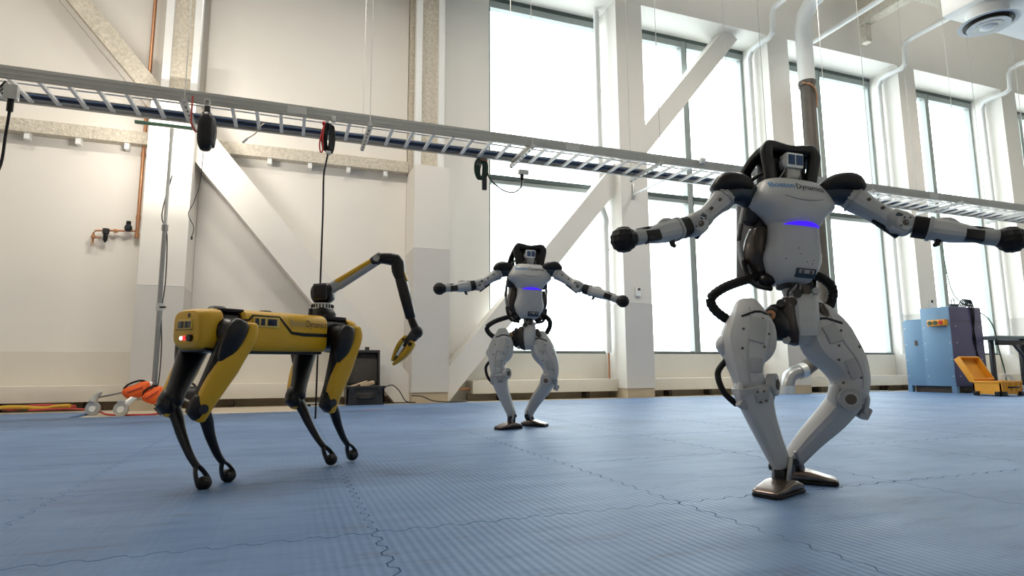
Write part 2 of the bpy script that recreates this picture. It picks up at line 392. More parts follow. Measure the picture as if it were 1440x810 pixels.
# ------------------------------------------------------------------ pipes, ducts and added hall lamps
for i, (x, y) in enumerate(HALL):  # housings for the added lamps, out of view
    o = B().box((x, y, 7.04), (1.3, .6, .12), .02).build('added_hall_lamp', M_white)
    tag(o, 'added long white lamp hung unseen below the ceiling', 'lamp', 'added hall lamps')
    B().cyl((0, 0, 7.1), (0, 0, ZC - .004), .012, n=6).build('added_lamp_rod', M_zinc, o).location = (x, y, 0)
def jamb_pipe(x, name, label, jog=False, far=3.2):
    if jog: P = [(x, 9.4, .75), (x, 9.4, 3.0), (x + .02, 9.4, 3.15), (x - .07, 9.4, 3.4), (x - .07, 9.4, 3.6), (x - .07, 9.4, 7.2)]
    else: P = [(x, 9.4, .75), (x, 9.4, 6.9), (x, 9.34, 7.04), (x, 9.2, 7.08), (x + .02, 8.86, 7.08), (x + .03, 8.76, 7.14), (x + .03, 8.74, 7.3), (x + .03, 8.74, 7.5), (x + .03, 8.68, 7.63), (x + .03, 8.5, 7.66), (x + .03, far, 7.66)]
    t = thing(name, label, 'pipe', (0, 0, 0))
    B().tube(P, .055, 12).build('pipe_run', M_white, t)
    for z in (1.6, 3.2 if not jog else 2.6, 5.6):
        B().cyl((x - (.07 if jog and z > 3.3 else 0), 9.4, z - .02), (x - (.07 if jog and z > 3.3 else 0), 9.4, z + .02), .066).build('clip', M_white, t)
    return t
jamb_pipe(5.30, 'riser_pipe', 'white vertical pipe with a small bend in the jamb of the window with no mullion', True)
jamb_pipe(8.84, 'riser_pipe', 'white pipe up the jamb beside the thick dark drain pipe')
jamb_pipe(12.58, 'riser_pipe', 'white pipe up the jamb of the narrow-looking window left of the wall switch')
jamb_pipe(16.14, 'riser_pipe', 'white pipe up the jamb of the window behind the blue cabinet')
o = B().tube([(5.30, 9.4, .30), (5.30, 9.4, .75)], .018, 8).build('copper_stub', M_copper); tag(o, 'short copper pipe from heater cover up to white riser', 'pipe')
o = B().tube([(2.31, 9.45, .16), (2.8, 9.45, .17)], .022, 8).build('copper_stub', M_copper); tag(o, 'short horizontal copper pipe into the end of the heater cover', 'pipe')
# drain
t = thing('drain_pipe', 'thick drain pipe, white above and bare dark iron below, down to the floor', 'pipe', (9.45, 8.55, 0))
B().limb([(0, -5, 7.72), (0, -.55, 7.72), (0, -.28, 7.66), (0, -.08, 7.48), (0, 0, 7.2), (0, 0, 6.05)], [.155], (1, 0, 0), 20, 2, 0, False).build('white_pipe', M_white, t)
B().limb([(0, 0, 6.06), (0, 0, 1.15), (-.03, 0, .95), (-.14, 0, .78), (-.40, 0, .54), (-.62, 0, .42)], [.135], (0, 1, 0), 20, 2, 0, False).build('iron_pipe', M_iron, t)
B().limb([(-.72, 0, .40), (-.86, 0, .37), (-.97, 0, .30), (-1.02, 0, .18), (-1.03, 0, .13)], [.125], (0, 1, 0), 20, 2, 0, False).build('iron_elbow', M_steel, t)
B().limb([(-.60, 0, .43), (-.74, 0, .395)], [.14], (0, 1, 0), 20, 2, 0, False).build('coupling', M_zinc, t)
B().cyl((-1.03, 0, -.0), (-1.03, 0, .15), .14).build('coupling', M_zinc, t)
B().cyl((0, 0, 5.99), (0, 0, 6.09), .165).build('clamp_ring', M_iron, t)
B().tube([(-.16, -.03, 6.04), (-.05, -.16, 5.95), (.06, -.15, 5.8), (.1, -.1, 5.65), (.13, -.06, 5.55)], .02, 6, 4).build('chain', M_copper, t)
# sprinkler run and diffuser at the upper right
t = thing('sprinkler_pipe', 'white sprinkler pipe running from window wall towards the room below a clamp', 'pipe', (10.2, 0, 7.33))
B().tube([(0, 9.0, 0), (0, 3.4, 0)], .05, 12).build('pipe_run', M_white, t)
B().cyl((0, 7.0, 0), (0, 6.75, 0), .062).build('coupling', M_white, t); B().cyl((0, 7.05, .02), (0, 7.05, .30), .035).build('hanger', M_zinc, t); B().cyl((0, 7.05, .3), (0, 7.05, ZC - 7.33), .01, n=6).build('hanger_rod', M_zinc, t)
t = thing('roof_beam', 'white sprayed ceiling beam with a short post, beside the round air diffuser', 'beam', (11.4, 6.5, 7.9))
B().box((0, 0, 0), (.28, 4.6, .24), .05).build('beam_flange', M_fire, t); B().box((.55, 1.2, .05), (1.6, .22, .2), .05).build('cross_beam', M_fire, t)
B().box((0, 2.2, -.28), (.16, .16, .5), .03).build('post', M_fire, t); B().box((0, 0, .5), (.12, 4.6, .8)).build('beam_web', M_fire, t)
t = thing('air_duct', 'boxed white air duct overhead with a round drop', 'duct', (8.0, 3.3, 5.12))
B().span((.0, -2.2, -.04), (3.2, 1.7, .62), .01).build('duct_box', M_white, t)
for y in (-1.2, .2): B().span((-.006, y - .02, -.05), (3.2, y + .02, -.04)).build('duct_seam', M_zinc, t, 0)
t = thing('air_diffuser', 'round white ceiling air diffuser with dark ring slot', 'diffuser', (8.33, 4.66, 4.83))
B().cyl((0, 0, .1), (0, 0, .248), .23, n=28).build('neck', M_white, t)
B().limb([(0, 0, .04), (0, 0, .1)], [(.33, .33), (.235, .235)], (1, 0, 0), 32, 2, 0, False).build('outer_cone', M_white, t)
B().cyl((0, 0, .025), (0, 0, .045), .27, n=32).build('dark_slot', M_black, t)
B().limb([(0, 0, -.005), (0, 0, .03)], [(.235, .235), (.2, .2)], (1, 0, 0), 32, 2, 0, False).build('inner_cone', M_white, t)
B().cyl((0, 0, -.012), (0, 0, .0), .16, n=28).build('inner_slot', M_zinc, t)
B().ell((0, 0, -.012), (.1, .1, .018), 24, 6).build('centre_cap', M_white, t)

# ------------------------------------------------------------------ cable tray hung across the hall
TY0, TY1, TZ = 6.12, 6.69, 3.0
tr = thing('cable_tray', 'long aluminium ladder cable tray hung across the hall', 'cable tray', (4.5, 6.4, TZ))
def rail(y, sgn):
    m_ = B(); y -= 6.4
    m_.span((-8.6, y - .006, 0), (8.6, y + .006, .11)).span((-8.6, min(y, y + sgn * .03), 0), (8.6, max(y, y + sgn * .03), .008)).span((-8.6, min(y, y + sgn * .03), .102), (8.6, max(y, y + sgn * .03), .11))
    m_.span((-8.6, y - .009, .03), (8.6, y + .009, .04)).span((-8.6, y - .009, .075), (8.6, y + .009, .083)); return m_.build('side_rail', M_alu, tr, 0)
rail(TY0, 1); rail(TY1, -1)
r0 = None
for k in range(76):
    x = -2.38 + .222 * (k - 8) - 4.5
    if r0 is None: r0 = B().span((-.016, TY0 - 6.4, .006), (.016, TY1 - 6.4, .032)).build('rung', M_rung, tr, 0); r0.location = (x, 0, 0)
    else: inst(r0, (x, 0, 0), tr)
for x in (-3.4, -.35, 2.7, 5.75): B().span((x - 1.2, TY0 - 6.412, .015), (x - 1.02, TY0 - 6.406, .095)).build('splice_plate', M_zinc, tr, 0)
for nm, y, z, r_, m_, lab in (('power_cable', 6.635, 3.048, .015, M_cabb, 'thick dark blue cable lying along the far side of the tray'), ('power_cable', 6.595, 3.045, .012, M_black, 'black cable lying in the tray beside the dark blue one'),
        ('power_cable', 6.55, 3.041, .009, M_cabb, 'thin blue cable lying in the middle of the tray'), ('data_cable', 6.30, 3.042, .009, M_cabw, 'thin white cable lying near the camera-side rail of the tray')):
    P = [(-4 + .6 * k, y + .012 * math.sin(k * 1.7 + r_ * 300), z) for k in range(29)]
    tag(B().tube(P, r_, 8, 2).build(nm, m_), lab, 'cable')
SUP = [(-1.0, 'beside the black cord reel'), (.7, 'beside the cord with the red strap'), (2.51, 'beside the hanging cable coil'), (4.22, 'beside the slanting stay rod'), (5.9, 'between stay rod and drain pipe'), (7.8, 'before the dark drain pipe'), (9.68, 'between drain pipe and blue cabinet'), (11.4, 'above the blue cabinet')]
for i, (x, by) in enumerate(SUP):
    s_ = B().span((x - .02, TY0 - .09, TZ - .045), (x + .02, TY1 + .09, TZ - .012)).span((x - .02, TY0 - .09, TZ - .012), (x - .012, TY1 + .09, TZ)).span((x + .012, TY0 - .09, TZ - .012), (x + .02, TY1 + .09, TZ)).build('strut_channel', M_zinc, None, 0)
    tag(s_, 'slotted galvanised strut under the cable tray ' + by, 'strut', 'struts below the cable tray')
    for k in range(6): B().span((x - .007, TY0 + .02 + k * .1, TZ - .047), (x + .007, TY0 + .06 + k * .1, TZ - .0445)).build('slot', M_dark, s_, 0)
    for y, sd_ in ((TY0 - .06, 'room'), (TY1 + .06, 'window')):
        rd = B().cyl((x, y, TZ - .06), (x, y, ZC), .0045, n=6).build('hanger_rod', M_zinc)
        tag(rd, 'thin rod on the ' + sd_ + ' side of the tray ' + by, 'rod', 'rods holding the cable tray'); B().cyl((x, y, TZ - .055), (x, y, TZ - .04), .014, n=6).build('nut', M_zinc, rd)
o = thing('stay_rod', 'steel strut rod bracing the tray back to the window pier', 'rod', (0, 0, 0))
B().tube([(5.66, 8.99, 3.54), (4.86, 6.06, 3.08)], .022, 8).build('rod', M_white, o); B().box((5.66, 8.985, 3.60), (.05, .03, .26), .004).build('wall_bracket', M_zinc, o); B().box((4.86, 6.08, 3.09), (.07, .05, .07), .006).build('tray_clamp', M_white, o)
# things hung on the tray
t = thing('cord_reel', 'black retractable cord reel hanging under the tray with a thin cord', 'cord reel', (-.81, 6.10, 2.53))
B().limb([(0, 0, .02), (0, 0, .10), (0, 0, .30), (0, 0, .36)], [(.05, .05), (.072, .07), (.068, .07), (.04, .05)], (0, -1, 0), 16, 3, 3).build('drum_case', M_black, t)
B().limb([(.045, .02, .06), (.05, .02, .2), (.045, .02, .32)], [(.035, .06), (.04, .065), (.03, .05)], (0, -1, 0), 14, 3, 3).build('side_case', M_dgrey, t)
B().box((0, 0, .40), (.05, .03, .08), .006).build('yoke', M_dgrey, t); B().tube([(0, 0, .43), (.02, 0, .47), (.01, 0, .50), (-.02, 0, .5), (-.025, 0, .47)], .007, 6, 4).build('hook', M_zinc, t)
B().tube([(-.01, 0, .02), (-.02, 0, -.3), (-.06, 0, -.5), (-.1, .0, -.62), (-.05, 0, -.74), (-.06, 0, -.83)], .0035, 6, 5).build('cord', M_dgrey, t); B().cyl((-.06, 0, -.83), (-.06, 0, -.86), .008).build('plug', M_black, t)
B().tube([(-.13, 0, .52), (-.13, .0, .3), (-.115, 0, .22), (-.08, 0, .17)], .009, 6, 4).build('red_lead', M_cabr, t)
t = thing('cord_bundle', 'coiled black cord with a red strap hanging from the tray above the yellow robot', 'cord', (.30, 6.09, 2.64))
for k in range(5):
    c = (k - 2) * .012; B().tube([(c - .03, .01 * k, .04), (c - .045, .01 * k, .16), (c - .02, .01 * k, .28), (c + .02, .012 * k, .30), (c + .035, .01 * k, .16), (c + .015, .01 * k, .02), (c - .03, .01 * k, .04)], .009, 6, 5).build('cord_loop', M_black, t)
B().tube([(-.05, -.01, .28), (-.085, -.01, .1), (-.075, -.01, .0), (-.055, -.01, .02), (-.06, -.01, .15), (-.05, -.01, .28)], .008, 6, 5).build('red_strap', M_red, t); B().ell((-.052, -.01, .30), (.02, .016, .024), 10, 6).build('knot', M_red, t)
B().box((.04, 0, .36), (.04, .04, .06), .006).build('hook_clip', M_zinc, t); B().box((.0, 0, .0), (.05, .04, .035), .006).build('cord_grip', M_zinc, t)
B().tube([(.0, 0, .0), (-.02, 0, -.12), (-.035, 0, -.25), (-.03, 0, -.6), (-.03, 0, -1.0), (-.03, 0, -2.62)], .009, 8, 4).build('hanging_cord', M_black, t)
t = thing('cable_coil', 'coil of dark cables with a grey plug hanging below the tray', 'cable', (2.12, 6.73, 2.70))
for k in range(6):
    c = (k - 2.5) * .012; B().tube([(c, 0, .34), (c - .055 + .004 * k, 0, .26), (c - .06, 0, .14), (c - .02, 0, .05), (c + .03, 0, .10), (c + .04, 0, .24), (c, 0, .34)], .0075, 6, 5).build('cable_loop', M_black if k % 2 else M_green, t)
B().box((.03, 0, .0), (.055, .04, .15), .006).build('grey_plug', M_dgrey, t); B().box((.02, 0, .31), (.09, .05, .05), .008).build('tie', M_copper, t)
t = thing('junction_box', 'small grey outlet box under the tray with a looping plugged cord', 'outlet', (2.66, 6.73, 2.90))
B().box((0, 0, 0), (.12, .06, .06), .005).build('box', M_zinc, t); B().cyl((-.02, 0, -.03), (-.02, 0, -.11), .022).build('plug', M_black, t)
B().tube([(-.02, 0, -.11), (-.04, 0, -.2), (-.14, 0, -.27), (-.28, 0, -.25), (-.42, 0, -.15), (-.47, 0, -.06)], .009, 6, 5).build('cord', M_black, t)
t = thing('junction_box', 'grey outlet box under the tray end with a heavy black cord hanging down', 'outlet', (-2.36, 6.20, 2.80))
B().box((0, 0, .1), (.10, .07, .13), .006).build('box', M_zinc, t); B().cyl((.0, 0, .04), (.0, 0, -.07), .025).build('plug', M_black, t)
B().tube([(0, 0, -.07), (-.01, 0, -.3), (-.02, 0, -.55), (-.08, 0, -.75), (-.16, 0, -.83)], .012, 8, 5).build('cord', M_black, t)
for k in range(4): B().tube([(-.05, .02 * k, .2), (-.12, .02 * k, .10), (-.2, .02 * k, .12), (-.3, .02 * k, .22)], .008, 6, 4).build('lead', M_cabw if k % 2 else M_black, t)
o = thing('loose_lead', 'thin beige lead with a plug dangling below the tray', 'cable', (-.45, 6.38, 2.7))
B().tube([(.12, .2, .36), (.1, 0, .25), (.05, 0, .16), (-.02, 0, .1)], .006, 6, 5).build('lead', M_plinth, o); B().cyl((-.02, 0, .1), (-.06, 0, .05), .012).build('plug', M_cabw, o)

# wall fittings
t = thing('air_line', 'copper air line on the wall with a regulator and filter', 'pipe', (-2.06, 9.62, 2.35))
B().tube([(0, 0, 4.6), (0, 0, .02)], .024, 10).build('riser', M_copper, t)
for z in (.02, .28, 1.2): B().cyl((0, 0, z - .03), (0, 0, z + .03), .031).build('fitting', M_copper, t)
B().tube([(0, 0, .09), (-.38, 0, .07), (-.50, 0, .06), (-.52, 0, .02), (-.52, 0, -.12)], .014, 8).build('branch', M_copper, t)
B().ell((-.105, -.03, .12), (.05, .05, .055), 14, 8).build('regulator_body', M_blued, t); B().cyl((-.105, -.03, .16), (-.105, -.03, .215), .03).build('regulator_knob', M_black, t); B().cyl((-.105, -.06, .12), (-.105, -.095, .12), .028).build('gauge', M_dgrey, t)
B().cyl((-.37, -.02, .09), (-.37, -.02, .02), .042).build('filter_head', M_dgrey, t); B().limb([(-.37, -.02, .02), (-.37, -.02, -.07), (-.37, -.02, -.10)], [.03, .028, .01], (1, 0, 0), 12).build('filter_bowl', M_black, t)
B().box((-.26, 0, .07), (.05, .05, .05), .008).build('tee', M_copper, t); B().box((-.52, 0, -.03), (.045, .045, .05), .006).build('tee', M_copper, t); B().box((-.47, -.02, -.04), (.07, .02, .025), .004).build('valve_handle', M_copper, t); B().cyl((-.52, 0, -.12), (-.52, 0, -.16), .022).build('nozzle', M_plinth, t)
o = thing('wall_thermostat', 'small white thermostat on the pier beside the bent white riser pipe', 'thermostat', (5.68, 8.985, 1.80)); B().box((0, 0, 0), (.10, .03, .16), .006).build('body', M_white, o); B().box((.01, -.017, .04), (.05, .004, .04)).build('display', M_dark, o, 0)
o = thing('wall_switch', 'small white wall switch on the pier above the blue cabinet', 'switch', (13.0, 8.985, 1.82)); B().box((0, 0, 0), (.11, .03, .17), .006).build('plate', M_white, o); B().box((.01, -.017, .05), (.05, .006, .06)).build('sensor', M_black, o, 0)

# ------------------------------------------------------------------ things along the wall
t = thing('light_stand', 'tall steel light stand on a folding base with orange sandbags and a slim lamp bar', 'stand', (-1.46, 8.2, -.025))
B().cyl((0, 0, .27), (0, 0, 1.30), .030).build('lower_tube', M_steel, t); B().cyl((-.008, 0, 1.28), (-.008, 0, 2.26), .026).build('middle_tube', M_steel, t); B().cyl((-.008, 0, 2.24), (-.008, 0, 3.45), .020).build('upper_tube', M_zinc, t)
B().cyl((0, 0, 1.22), (0, 0, 1.31), .042).build('collar', M_zinc, t); B().cyl((-.008, 0, 2.2), (-.008, 0, 2.27), .036).build('collar', M_steel, t); B().cyl((.0, -.03, 1.26), (.07, -.05, 1.26), .012).build('clamp_knob', M_black, t)
B().cyl((-.008, 0, 3.4), (-.008, 0, 3.50), .024).build('spigot', M_zinc, t)
lb = B().box((-.09, .03, 3.545), (.66, .05, .035), .005).build('lamp_bar', M_green, t); B().box((-.09, .057, 3.545), (.62, .006, .026)).build('lamp_face', M_lampf, lb, 0)
area_light('stand_lamp_light', (-1.55, 8.275, 3.52), (-1.50, 9.0, 3.62), .6, .03, 32, (1, .93, .83))
B().cyl((0, 0, .22), (0, 0, .36), .045).build('hub', M_steel, t)
B().limb([(-.01, -.02, .36), (-.27, -.22, .10)], [(.03, .012)], (0, -1, 0), 8, 5, 0, False).build('leg', M_zinc, t); B().limb([(0, .03, .33), (-.60, .1, .2)], [(.012, .012)], (0, -1, 0), 8, 2, 0, False).build('leg', M_steel, t)
B().limb([(.02, 0, .33), (.5, .15, .06)], [(.014, .014)], (0, -1, 0), 8, 2, 0, False).build('leg', M_steel, t)
for q in ((-.27, -.22, .08), (-.62, .1, .08), (.5, .15, .08)):
    c = B().disc((q[0], q[1], q[2]), (.25, 1, 0), .078, .035, 20).build('caster', M_zinc, t); B().disc((q[0], q[1] - .02, q[2]), (.25, 1, 0), .035, .02).build('hub_cap', M_white, c); B().box((q[0], q[1], q[2] + .08), (.07, .06, .05), .008).build('fork', M_zinc, c)
B().limb([(-.62, .1, .16), (-.6, .1, .22), (-.55, .08, .27)], [.05, .035, .02], (0, -1, 0), 10).build('bracket', M_zinc, t)
B().tube([(.03, 0, 2.9), (-.05, 0, 2.4), (.02, 0, 2.15), (.04, 0, 1.6), (.02, 0, 1.2), (.05, -.02, .8), (.05, -.03, .4), (.02, -.05, .15), (.1, -.12, .06)], .007, 6, 5).build('taped_cable', M_dgrey, t)
B().limb([(.06, -.2, .08), (.14, -.3, .015)], [.012], (0, -1, 0), 8).build('strap_end', M_black, t)
def sandbag(label, c, rx, tilt, size):
    t_ = thing('sandbag', label, 'sandbag', c)
    Q = Mx.Rotation(tilt, 3, 'Y')
    P = [Q @ V((x * size, 0, z)) for x, z in ((-.16, 0), (-.11, .01), (0, .0), (.11, .012), (.16, 0))]
    B().limb(P, [(.05, .02), (.075, .055), (.082, .065), (.075, .055), (.05, .02)], (0, -1, 0), 16, 2.6, 4).build('bag', M_org, t_)
    B().tube([Q @ V(p) for p in ((-.14 * size, -.01, .075), (-.05, -.03, .105), (.06, -.03, .105), (.14 * size, -.01, .075))], .012, 6, 4).build('strap', M_black, t_)
    B().box(Q @ V((0, -.066, .02)), (.16, .008, .012), .002, Q).build('seam', M_cabr, t_)
sandbag('bright orange sandbag slung over the raised leg of the light stand', (-1.61, 8.1, .25), 0, R(-22), .8)
sandbag('crumpled red orange sandbag hanging low beside the stand hub', (-1.43, 8.08, .19), 0, R(-35), .6)
t = thing('equipment_bag', 'dark grey rolled equipment bag with a carry strap behind the yellow robot leg', 'bag', (-1.17, 8.55, -.025))
B().limb([(-.13, 0, .21), (-.12, 0, .21), (.12, 0, .21), (.13, 0, .21)], [.09, .105, .105, .09], (0, 0, 1), 20).build('bag_roll', M_dgrey, t); B().tube([(-.08, -.02, .315), (-.05, -.02, .345), (.07, -.02, .345), (.11, -.02, .30)], .012, 6, 4).build('carry_strap', M_black, t)
B().box((-.07, 0, .06), (.05, .16, .12), .01).build('rest', M_black, t); B().box((.07, 0, .06), (.05, .16, .12), .01).build('rest', M_black, t)
for nm, lab, m_, y, ph, cat in (('air_hose', 'red air hose lying in loops along the wall base', M_cabr, 9.12, 0., 'hose'), ('air_hose', 'yellow air hose lying under the heater cover', M_caby, 8.98, 1.3, 'hose')):
    P = [(-4.3 + .13 * k, y + .06 * math.sin(k * 1.1 + ph), .0 + .03 + .035 * abs(math.sin(k * .7 + ph))) for k in range(15)]
    tag(B().tube(P, .022, 8, 3).build(nm, m_), lab, cat)
tag(B().tube([(-2.9, 8.95, .02), (-2.5, 8.9, .03), (-2.1, 8.5, .02), (-1.9, 8.2, -.012), (-1.6, 8.0, -.012), (-1.35, 7.95, .0), (-1.3, 8.0, .08)], .012, 8, 5).build('red_cable', M_cabr), 'thin red cable from the hoses to the light stand', 'cable')
t = thing('tool_case', 'open black hard case near the wall with papers inside', 'case', (1.03, 8.78, 0))
hw, hd, hh = .255, .19, .25
for a, b in (((-hw, -hd, .0), (hw, hd, .03)), ((-hw, -hd, .03), (-hw + .02, hd, hh)), ((hw - .02, -hd, .03), (hw, hd, hh)), ((-hw, -hd, .03), (hw, -hd + .02, hh)), ((-hw, hd - .02, .03), (hw, hd, hh))): B().span(a, b).build('base_wall', M_bcase, t, 0)
B().box((0, -hd, hh - .01), (2 * hw + .03, .03, .035), .008).build('rim', M_bcase, t); B().box((-.0, -hd - .012, .12), (.24, .012, .09), .004).build('label_plate', M_foam, t); B().tube([(-.11, -hd - .02, .15), (-.1, -hd - .035, .10), (.1, -hd - .035, .10), (.11, -hd - .02, .15)], .012, 6, 3).build('handle', M_dgrey, t)
for x in (-.19, .19): B().box((x, -hd - .012, .2), (.05, .02, .07), .004).build('latch', M_dgrey, t)
ld = Mx.Rotation(R(-8), 3, 'X')
def lidp(p): return V((0, hd - .01, hh)) + ld @ V(p)
lid = B().box(lidp((0, .045, .26)), (2 * hw - .03, .03, .50), .01, ld).build('lid', M_bcase, t)
for a, s_ in (((-hw + .03, .0, .26), (.03, .09, .5)), ((hw - .03, 0, .26), (.03, .09, .5)), ((0, 0, .495), (2 * hw - .03, .09, .04))): B().box(lidp(a), s_, .008, ld).build('lid_rim', M_bcase, lid)
B().box(lidp((0, .022, .25)), (2 * hw - .1, .02, .42), .004, ld).build('lid_lining', M_foam, lid); B().box(lidp((.06, .03, .54)), (.06, .05, .06), .008, ld).build('lid_latch', M_bcase, lid); B().box(lidp((-.05, .03, .51)), (.14, .04, .03), .006, ld).build('lid_handle', M_bcase, lid)
o = B().box((1.06, 8.74, .28), (.20, .16, .05), .004, Mx.Rotation(R(-14), 3, 'Y')).build('card_box', M_paper); tag(o, 'tan card box lying in the open black case', 'box')
o = B().box((.92, 8.77, .275), (.30, .20, .012), .002, Mx.Rotation(R(-18), 3, 'Y')).build('folder', M_paper); tag(o, 'flat tan folder sticking out of the open black case', 'folder')
tag(B().tube([(1.30, 8.85, .22), (1.42, 8.8, .26), (1.52, 8.78, .18), (1.62, 8.76, .03), (1.75, 8.74, .012), (1.4, 8.8, .01), (1.2, 8.86, .01)], .008, 6, 6).build('floor_cable', M_dgrey), 'thin grey cable curling from the black case to the floor', 'cable')
tag(B().tube([(1.72, 8.86, .10), (1.86, 8.8, .09), (2.0, 8.72, .03), (2.2, 8.6, .012), (2.45, 8.62, .012), (2.55, 8.75, .012)], .008, 6, 6).build('floor_cable', M_dgrey), 'thin grey cable lying along the foot of the wide pier', 'cable')
o = B().box((.45, 8.78, .03), (.5, .1, .02), .004).build('ground_rail', M_zinc); B().box((.3, 8.78, .0), (.04, .08, .045)).build('foot', M_black, o, 0); B().box((.6, 8.78, .0), (.04, .08, .045)).build('foot', M_black, o, 0); tag(o, 'low metal rail on black feet at the wall base behind the yellow robot', 'rail')
tag(B().box((.98, 7.5, .001), (.26, .02, .002)).build('floor_tape', M_tape, None, 0), 'short strip of red tape on the blue mats', 'tape')

# blue cabinet, bench, yellow case
t = thing('machine_cabinet', 'blue steel machine cabinet with dark violet shade-coloured front and stepped top', 'cabinet', (11.24, 7.47, 0))
B().span((0, .0, .12), (.86, .53, 1.56), .006).build('tower', M_cab, t); B().span((0.003, .53, .12), (.857, .90, 1.34), .006).build('low_body', M_cab, t)
B().span((.005, -.012, .12), (.855, .002, 1.552), .003).build('front_panel', M_cabshade, t); B().span((.005, -.016, 1.30), (.855, -.010, 1.306)).build('panel_seam', M_dark, t, 0)
B().span((0.02, .53, 1.34), (.84, .88, 1.37), .004).build('top_lip', M_cab, t)
for x, y in ((0, 0), (.78, 0), (0, .82), (.78, .82)): B().span((x, y, 0), (x + .08, y + .08, .13)).build('foot', M_cab, t, 0)
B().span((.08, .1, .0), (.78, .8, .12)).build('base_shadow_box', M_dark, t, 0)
for z in (.3, .6, .9, 1.2): 
    for y in (.03, .48, .86): B().disc((-.002, y, z), (1, 0, 0), .012, .008, 8).build('bolt', M_zinc, t)
    for x in (.12, .75): B().disc((x, -.014, z), (0, 1, 0), .012, .008, 8).build('bolt', M_zinc, t)
B().box((-.004, .66, .92), (.01, .05, .1)).build('socket', M_dark, t, 0)
bxx = B().box((-.05, .19, 1.27), (.1, .32, .11), .01).build('control_box', M_case, t)
for k, y in enumerate((.09, .19, .29)): B().disc((-.105, y, 1.27), (1, 0, 0), .038, .02, 14).build('button', (M_red, M_green, M_green)[k], bxx)
t = thing('padlock_hasp', 'small steel shackle fitting on top of the blue cabinet', 'fitting', (11.5, 7.55, 1.56)); B().box((.02, 0, .03), (.16, .06, .06), .008).build('body', M_dgrey, t); B().tube([(-.04, 0, .05), (-.04, 0, .13), (0, 0, .16), (.04, 0, .13), (.04, 0, .05)], .012, 6, 4).build('shackle', M_zinc, t)
t = thing('cord_pile', 'tangle of black cord on top of the cabinet trailing down its shade-coloured front', 'cord', (11.82, 7.5, 1.56))
for k in range(5): B().tube([(-.12 + .05 * k, .1, .015), (-.1 + .05 * k, .03, .14), (-.05 + .04 * k, 0, .12), (.0 + .05 * k, .03, .02)], .012, 6, 4).build('cord_loop', M_black, t)
for k in range(3): B().tube([(-.05 + .03 * k, .05, .06), (-.03 + .04 * k, -.06, .0), (.0 + .02 * k, -.055, -.3), (.04 - .03 * k, -.05, -.6), (.03 + .03 * k, -.05, -.95), (.06, -.05, -1.05)], .009, 6, 5).build('trailing_cord', M_black, t)
t = thing('hard_case', 'open yellow hard case on the mats in front of the blue cabinet', 'case', (10.82, 6.55, 0))
hw, hd, hh = .25, .21, .24
for a, b in (((-hw, -hd, .03), (hw, hd, .06)), ((-hw, -hd, .06), (-hw + .025, hd, hh)), ((hw - .025, -hd, .06), (hw, hd, hh)), ((-hw, -hd, .06), (hw, -hd + .025, hh)), ((-hw, hd - .025, .06), (hw, hd, hh))): B().span(a, b).build('base_wall', M_case, t, 0)
for a, b in (((-hw - .012, -hd - .012, hh - .035), (hw + .012, -hd + .02, hh)), ((-hw - .012, -hd, hh - .035), (-hw + .02, hd, hh))): B().span(a, b, .006).build('rim', M_case, t)
for x in (-.2, .2): B().box((x, -hd - .005, .04), (.1, .05, .07), .01).build('corner_guard', M_black, t); B().box((-hw - .005, x * .8, .04), (.05, .08, .07), .01).build('corner_guard', M_black, t)
B().tube([(-.1, -hd - .01, .14), (-.09, -hd - .04, .14), (.12, -hd - .04, .14), (.13, -hd - .01, .14)], .014, 6, 3).build('handle', M_black, t)
for x in range(5): B().box((-.24 + .12 * x, -hd - .006, .15), (.012, .014, .14), .003).build('rib', M_case, t)
ld = Mx.Rotation(R(-30), 3, 'X')
def lidp(p): return V((0, hd - .01, hh)) + ld @ V(p)
lid = B().box(lidp((0, .05, .22)), (2 * hw, .025, .44), .01, ld).build('lid', M_case2, t)
for a, s_ in (((-hw + .012, .01, .22), (.025, .1, .44)), ((hw - .012, .01, .22), (.025, .1, .44)), ((0, .01, .43), (2 * hw, .1, .025)), ((0, .01, .012), (2 * hw, .1, .025))): B().box(lidp(a), s_, .006, ld).build('lid_rim', M_case, lid)
for x in (-.15, .15): B().box(lidp((x, .02, .455)), (.07, .04, .04), .006, ld).build('lid_latch', M_black, lid)
for k in range(3): tag(B().tube([(10.95 + .06 * k, 6.62, .10), (11.02 + .06 * k, 6.6, .30), (11.12 + .05 * k, 6.58, .33), (11.3 + .05 * k, 6.55, .18), (11.6 + .1 * k, 6.5, .012)], .007, 6, 5).build('charger_lead', M_cabw), 'thin white lead arching out of the open yellow case', 'cable', 'white leads in the yellow case')
t = thing('work_bench', 'grey green steel work bench beside the blue cabinet', 'bench', (13.0, 7.6, 0))
B().span((-.85, -.35, .98), (1.0, .35, 1.03), .005).build('bench_top', M_bench, t); B().span((-.8, -.32, .86), (.95, -.26, .95), .004).build('front_rail', M_dgrey, t)
for x in (-.05, .85):
    for y in (-.3, .26): B().span((x, y, 0), (x + .09, y + .06, .98), .004).build('leg', M_dgrey, t)
B().limb([(-.35, -.29, .9), (0.0, -.29, .6)], [(.03, .02)], (0, -1, 0), 8, 5, 0, False).build('gusset', M_dgrey, t)
tag(B().tube([(12.95, 8.6, 3.0), (12.55, 8.2, 1.9), (12.2, 7.4, 1.35), (12.22, 7.3, .8), (12.25, 7.25, .3), (12.0, 7.1, .02)], .011, 8, 6).build('wall_cable', M_green), 'grey green cable hanging in a long curve behind the blue cabinet', 'cable')
tag(B().tube([(9.9, 9.25, .30), (10.1, 9.1, .2), (10.4, 8.7, .03), (10.9, 8.5, .01)], .012, 6, 5).build('white_cord', M_cabw), 'white cord dropping from the heater cover to the mats', 'cable')

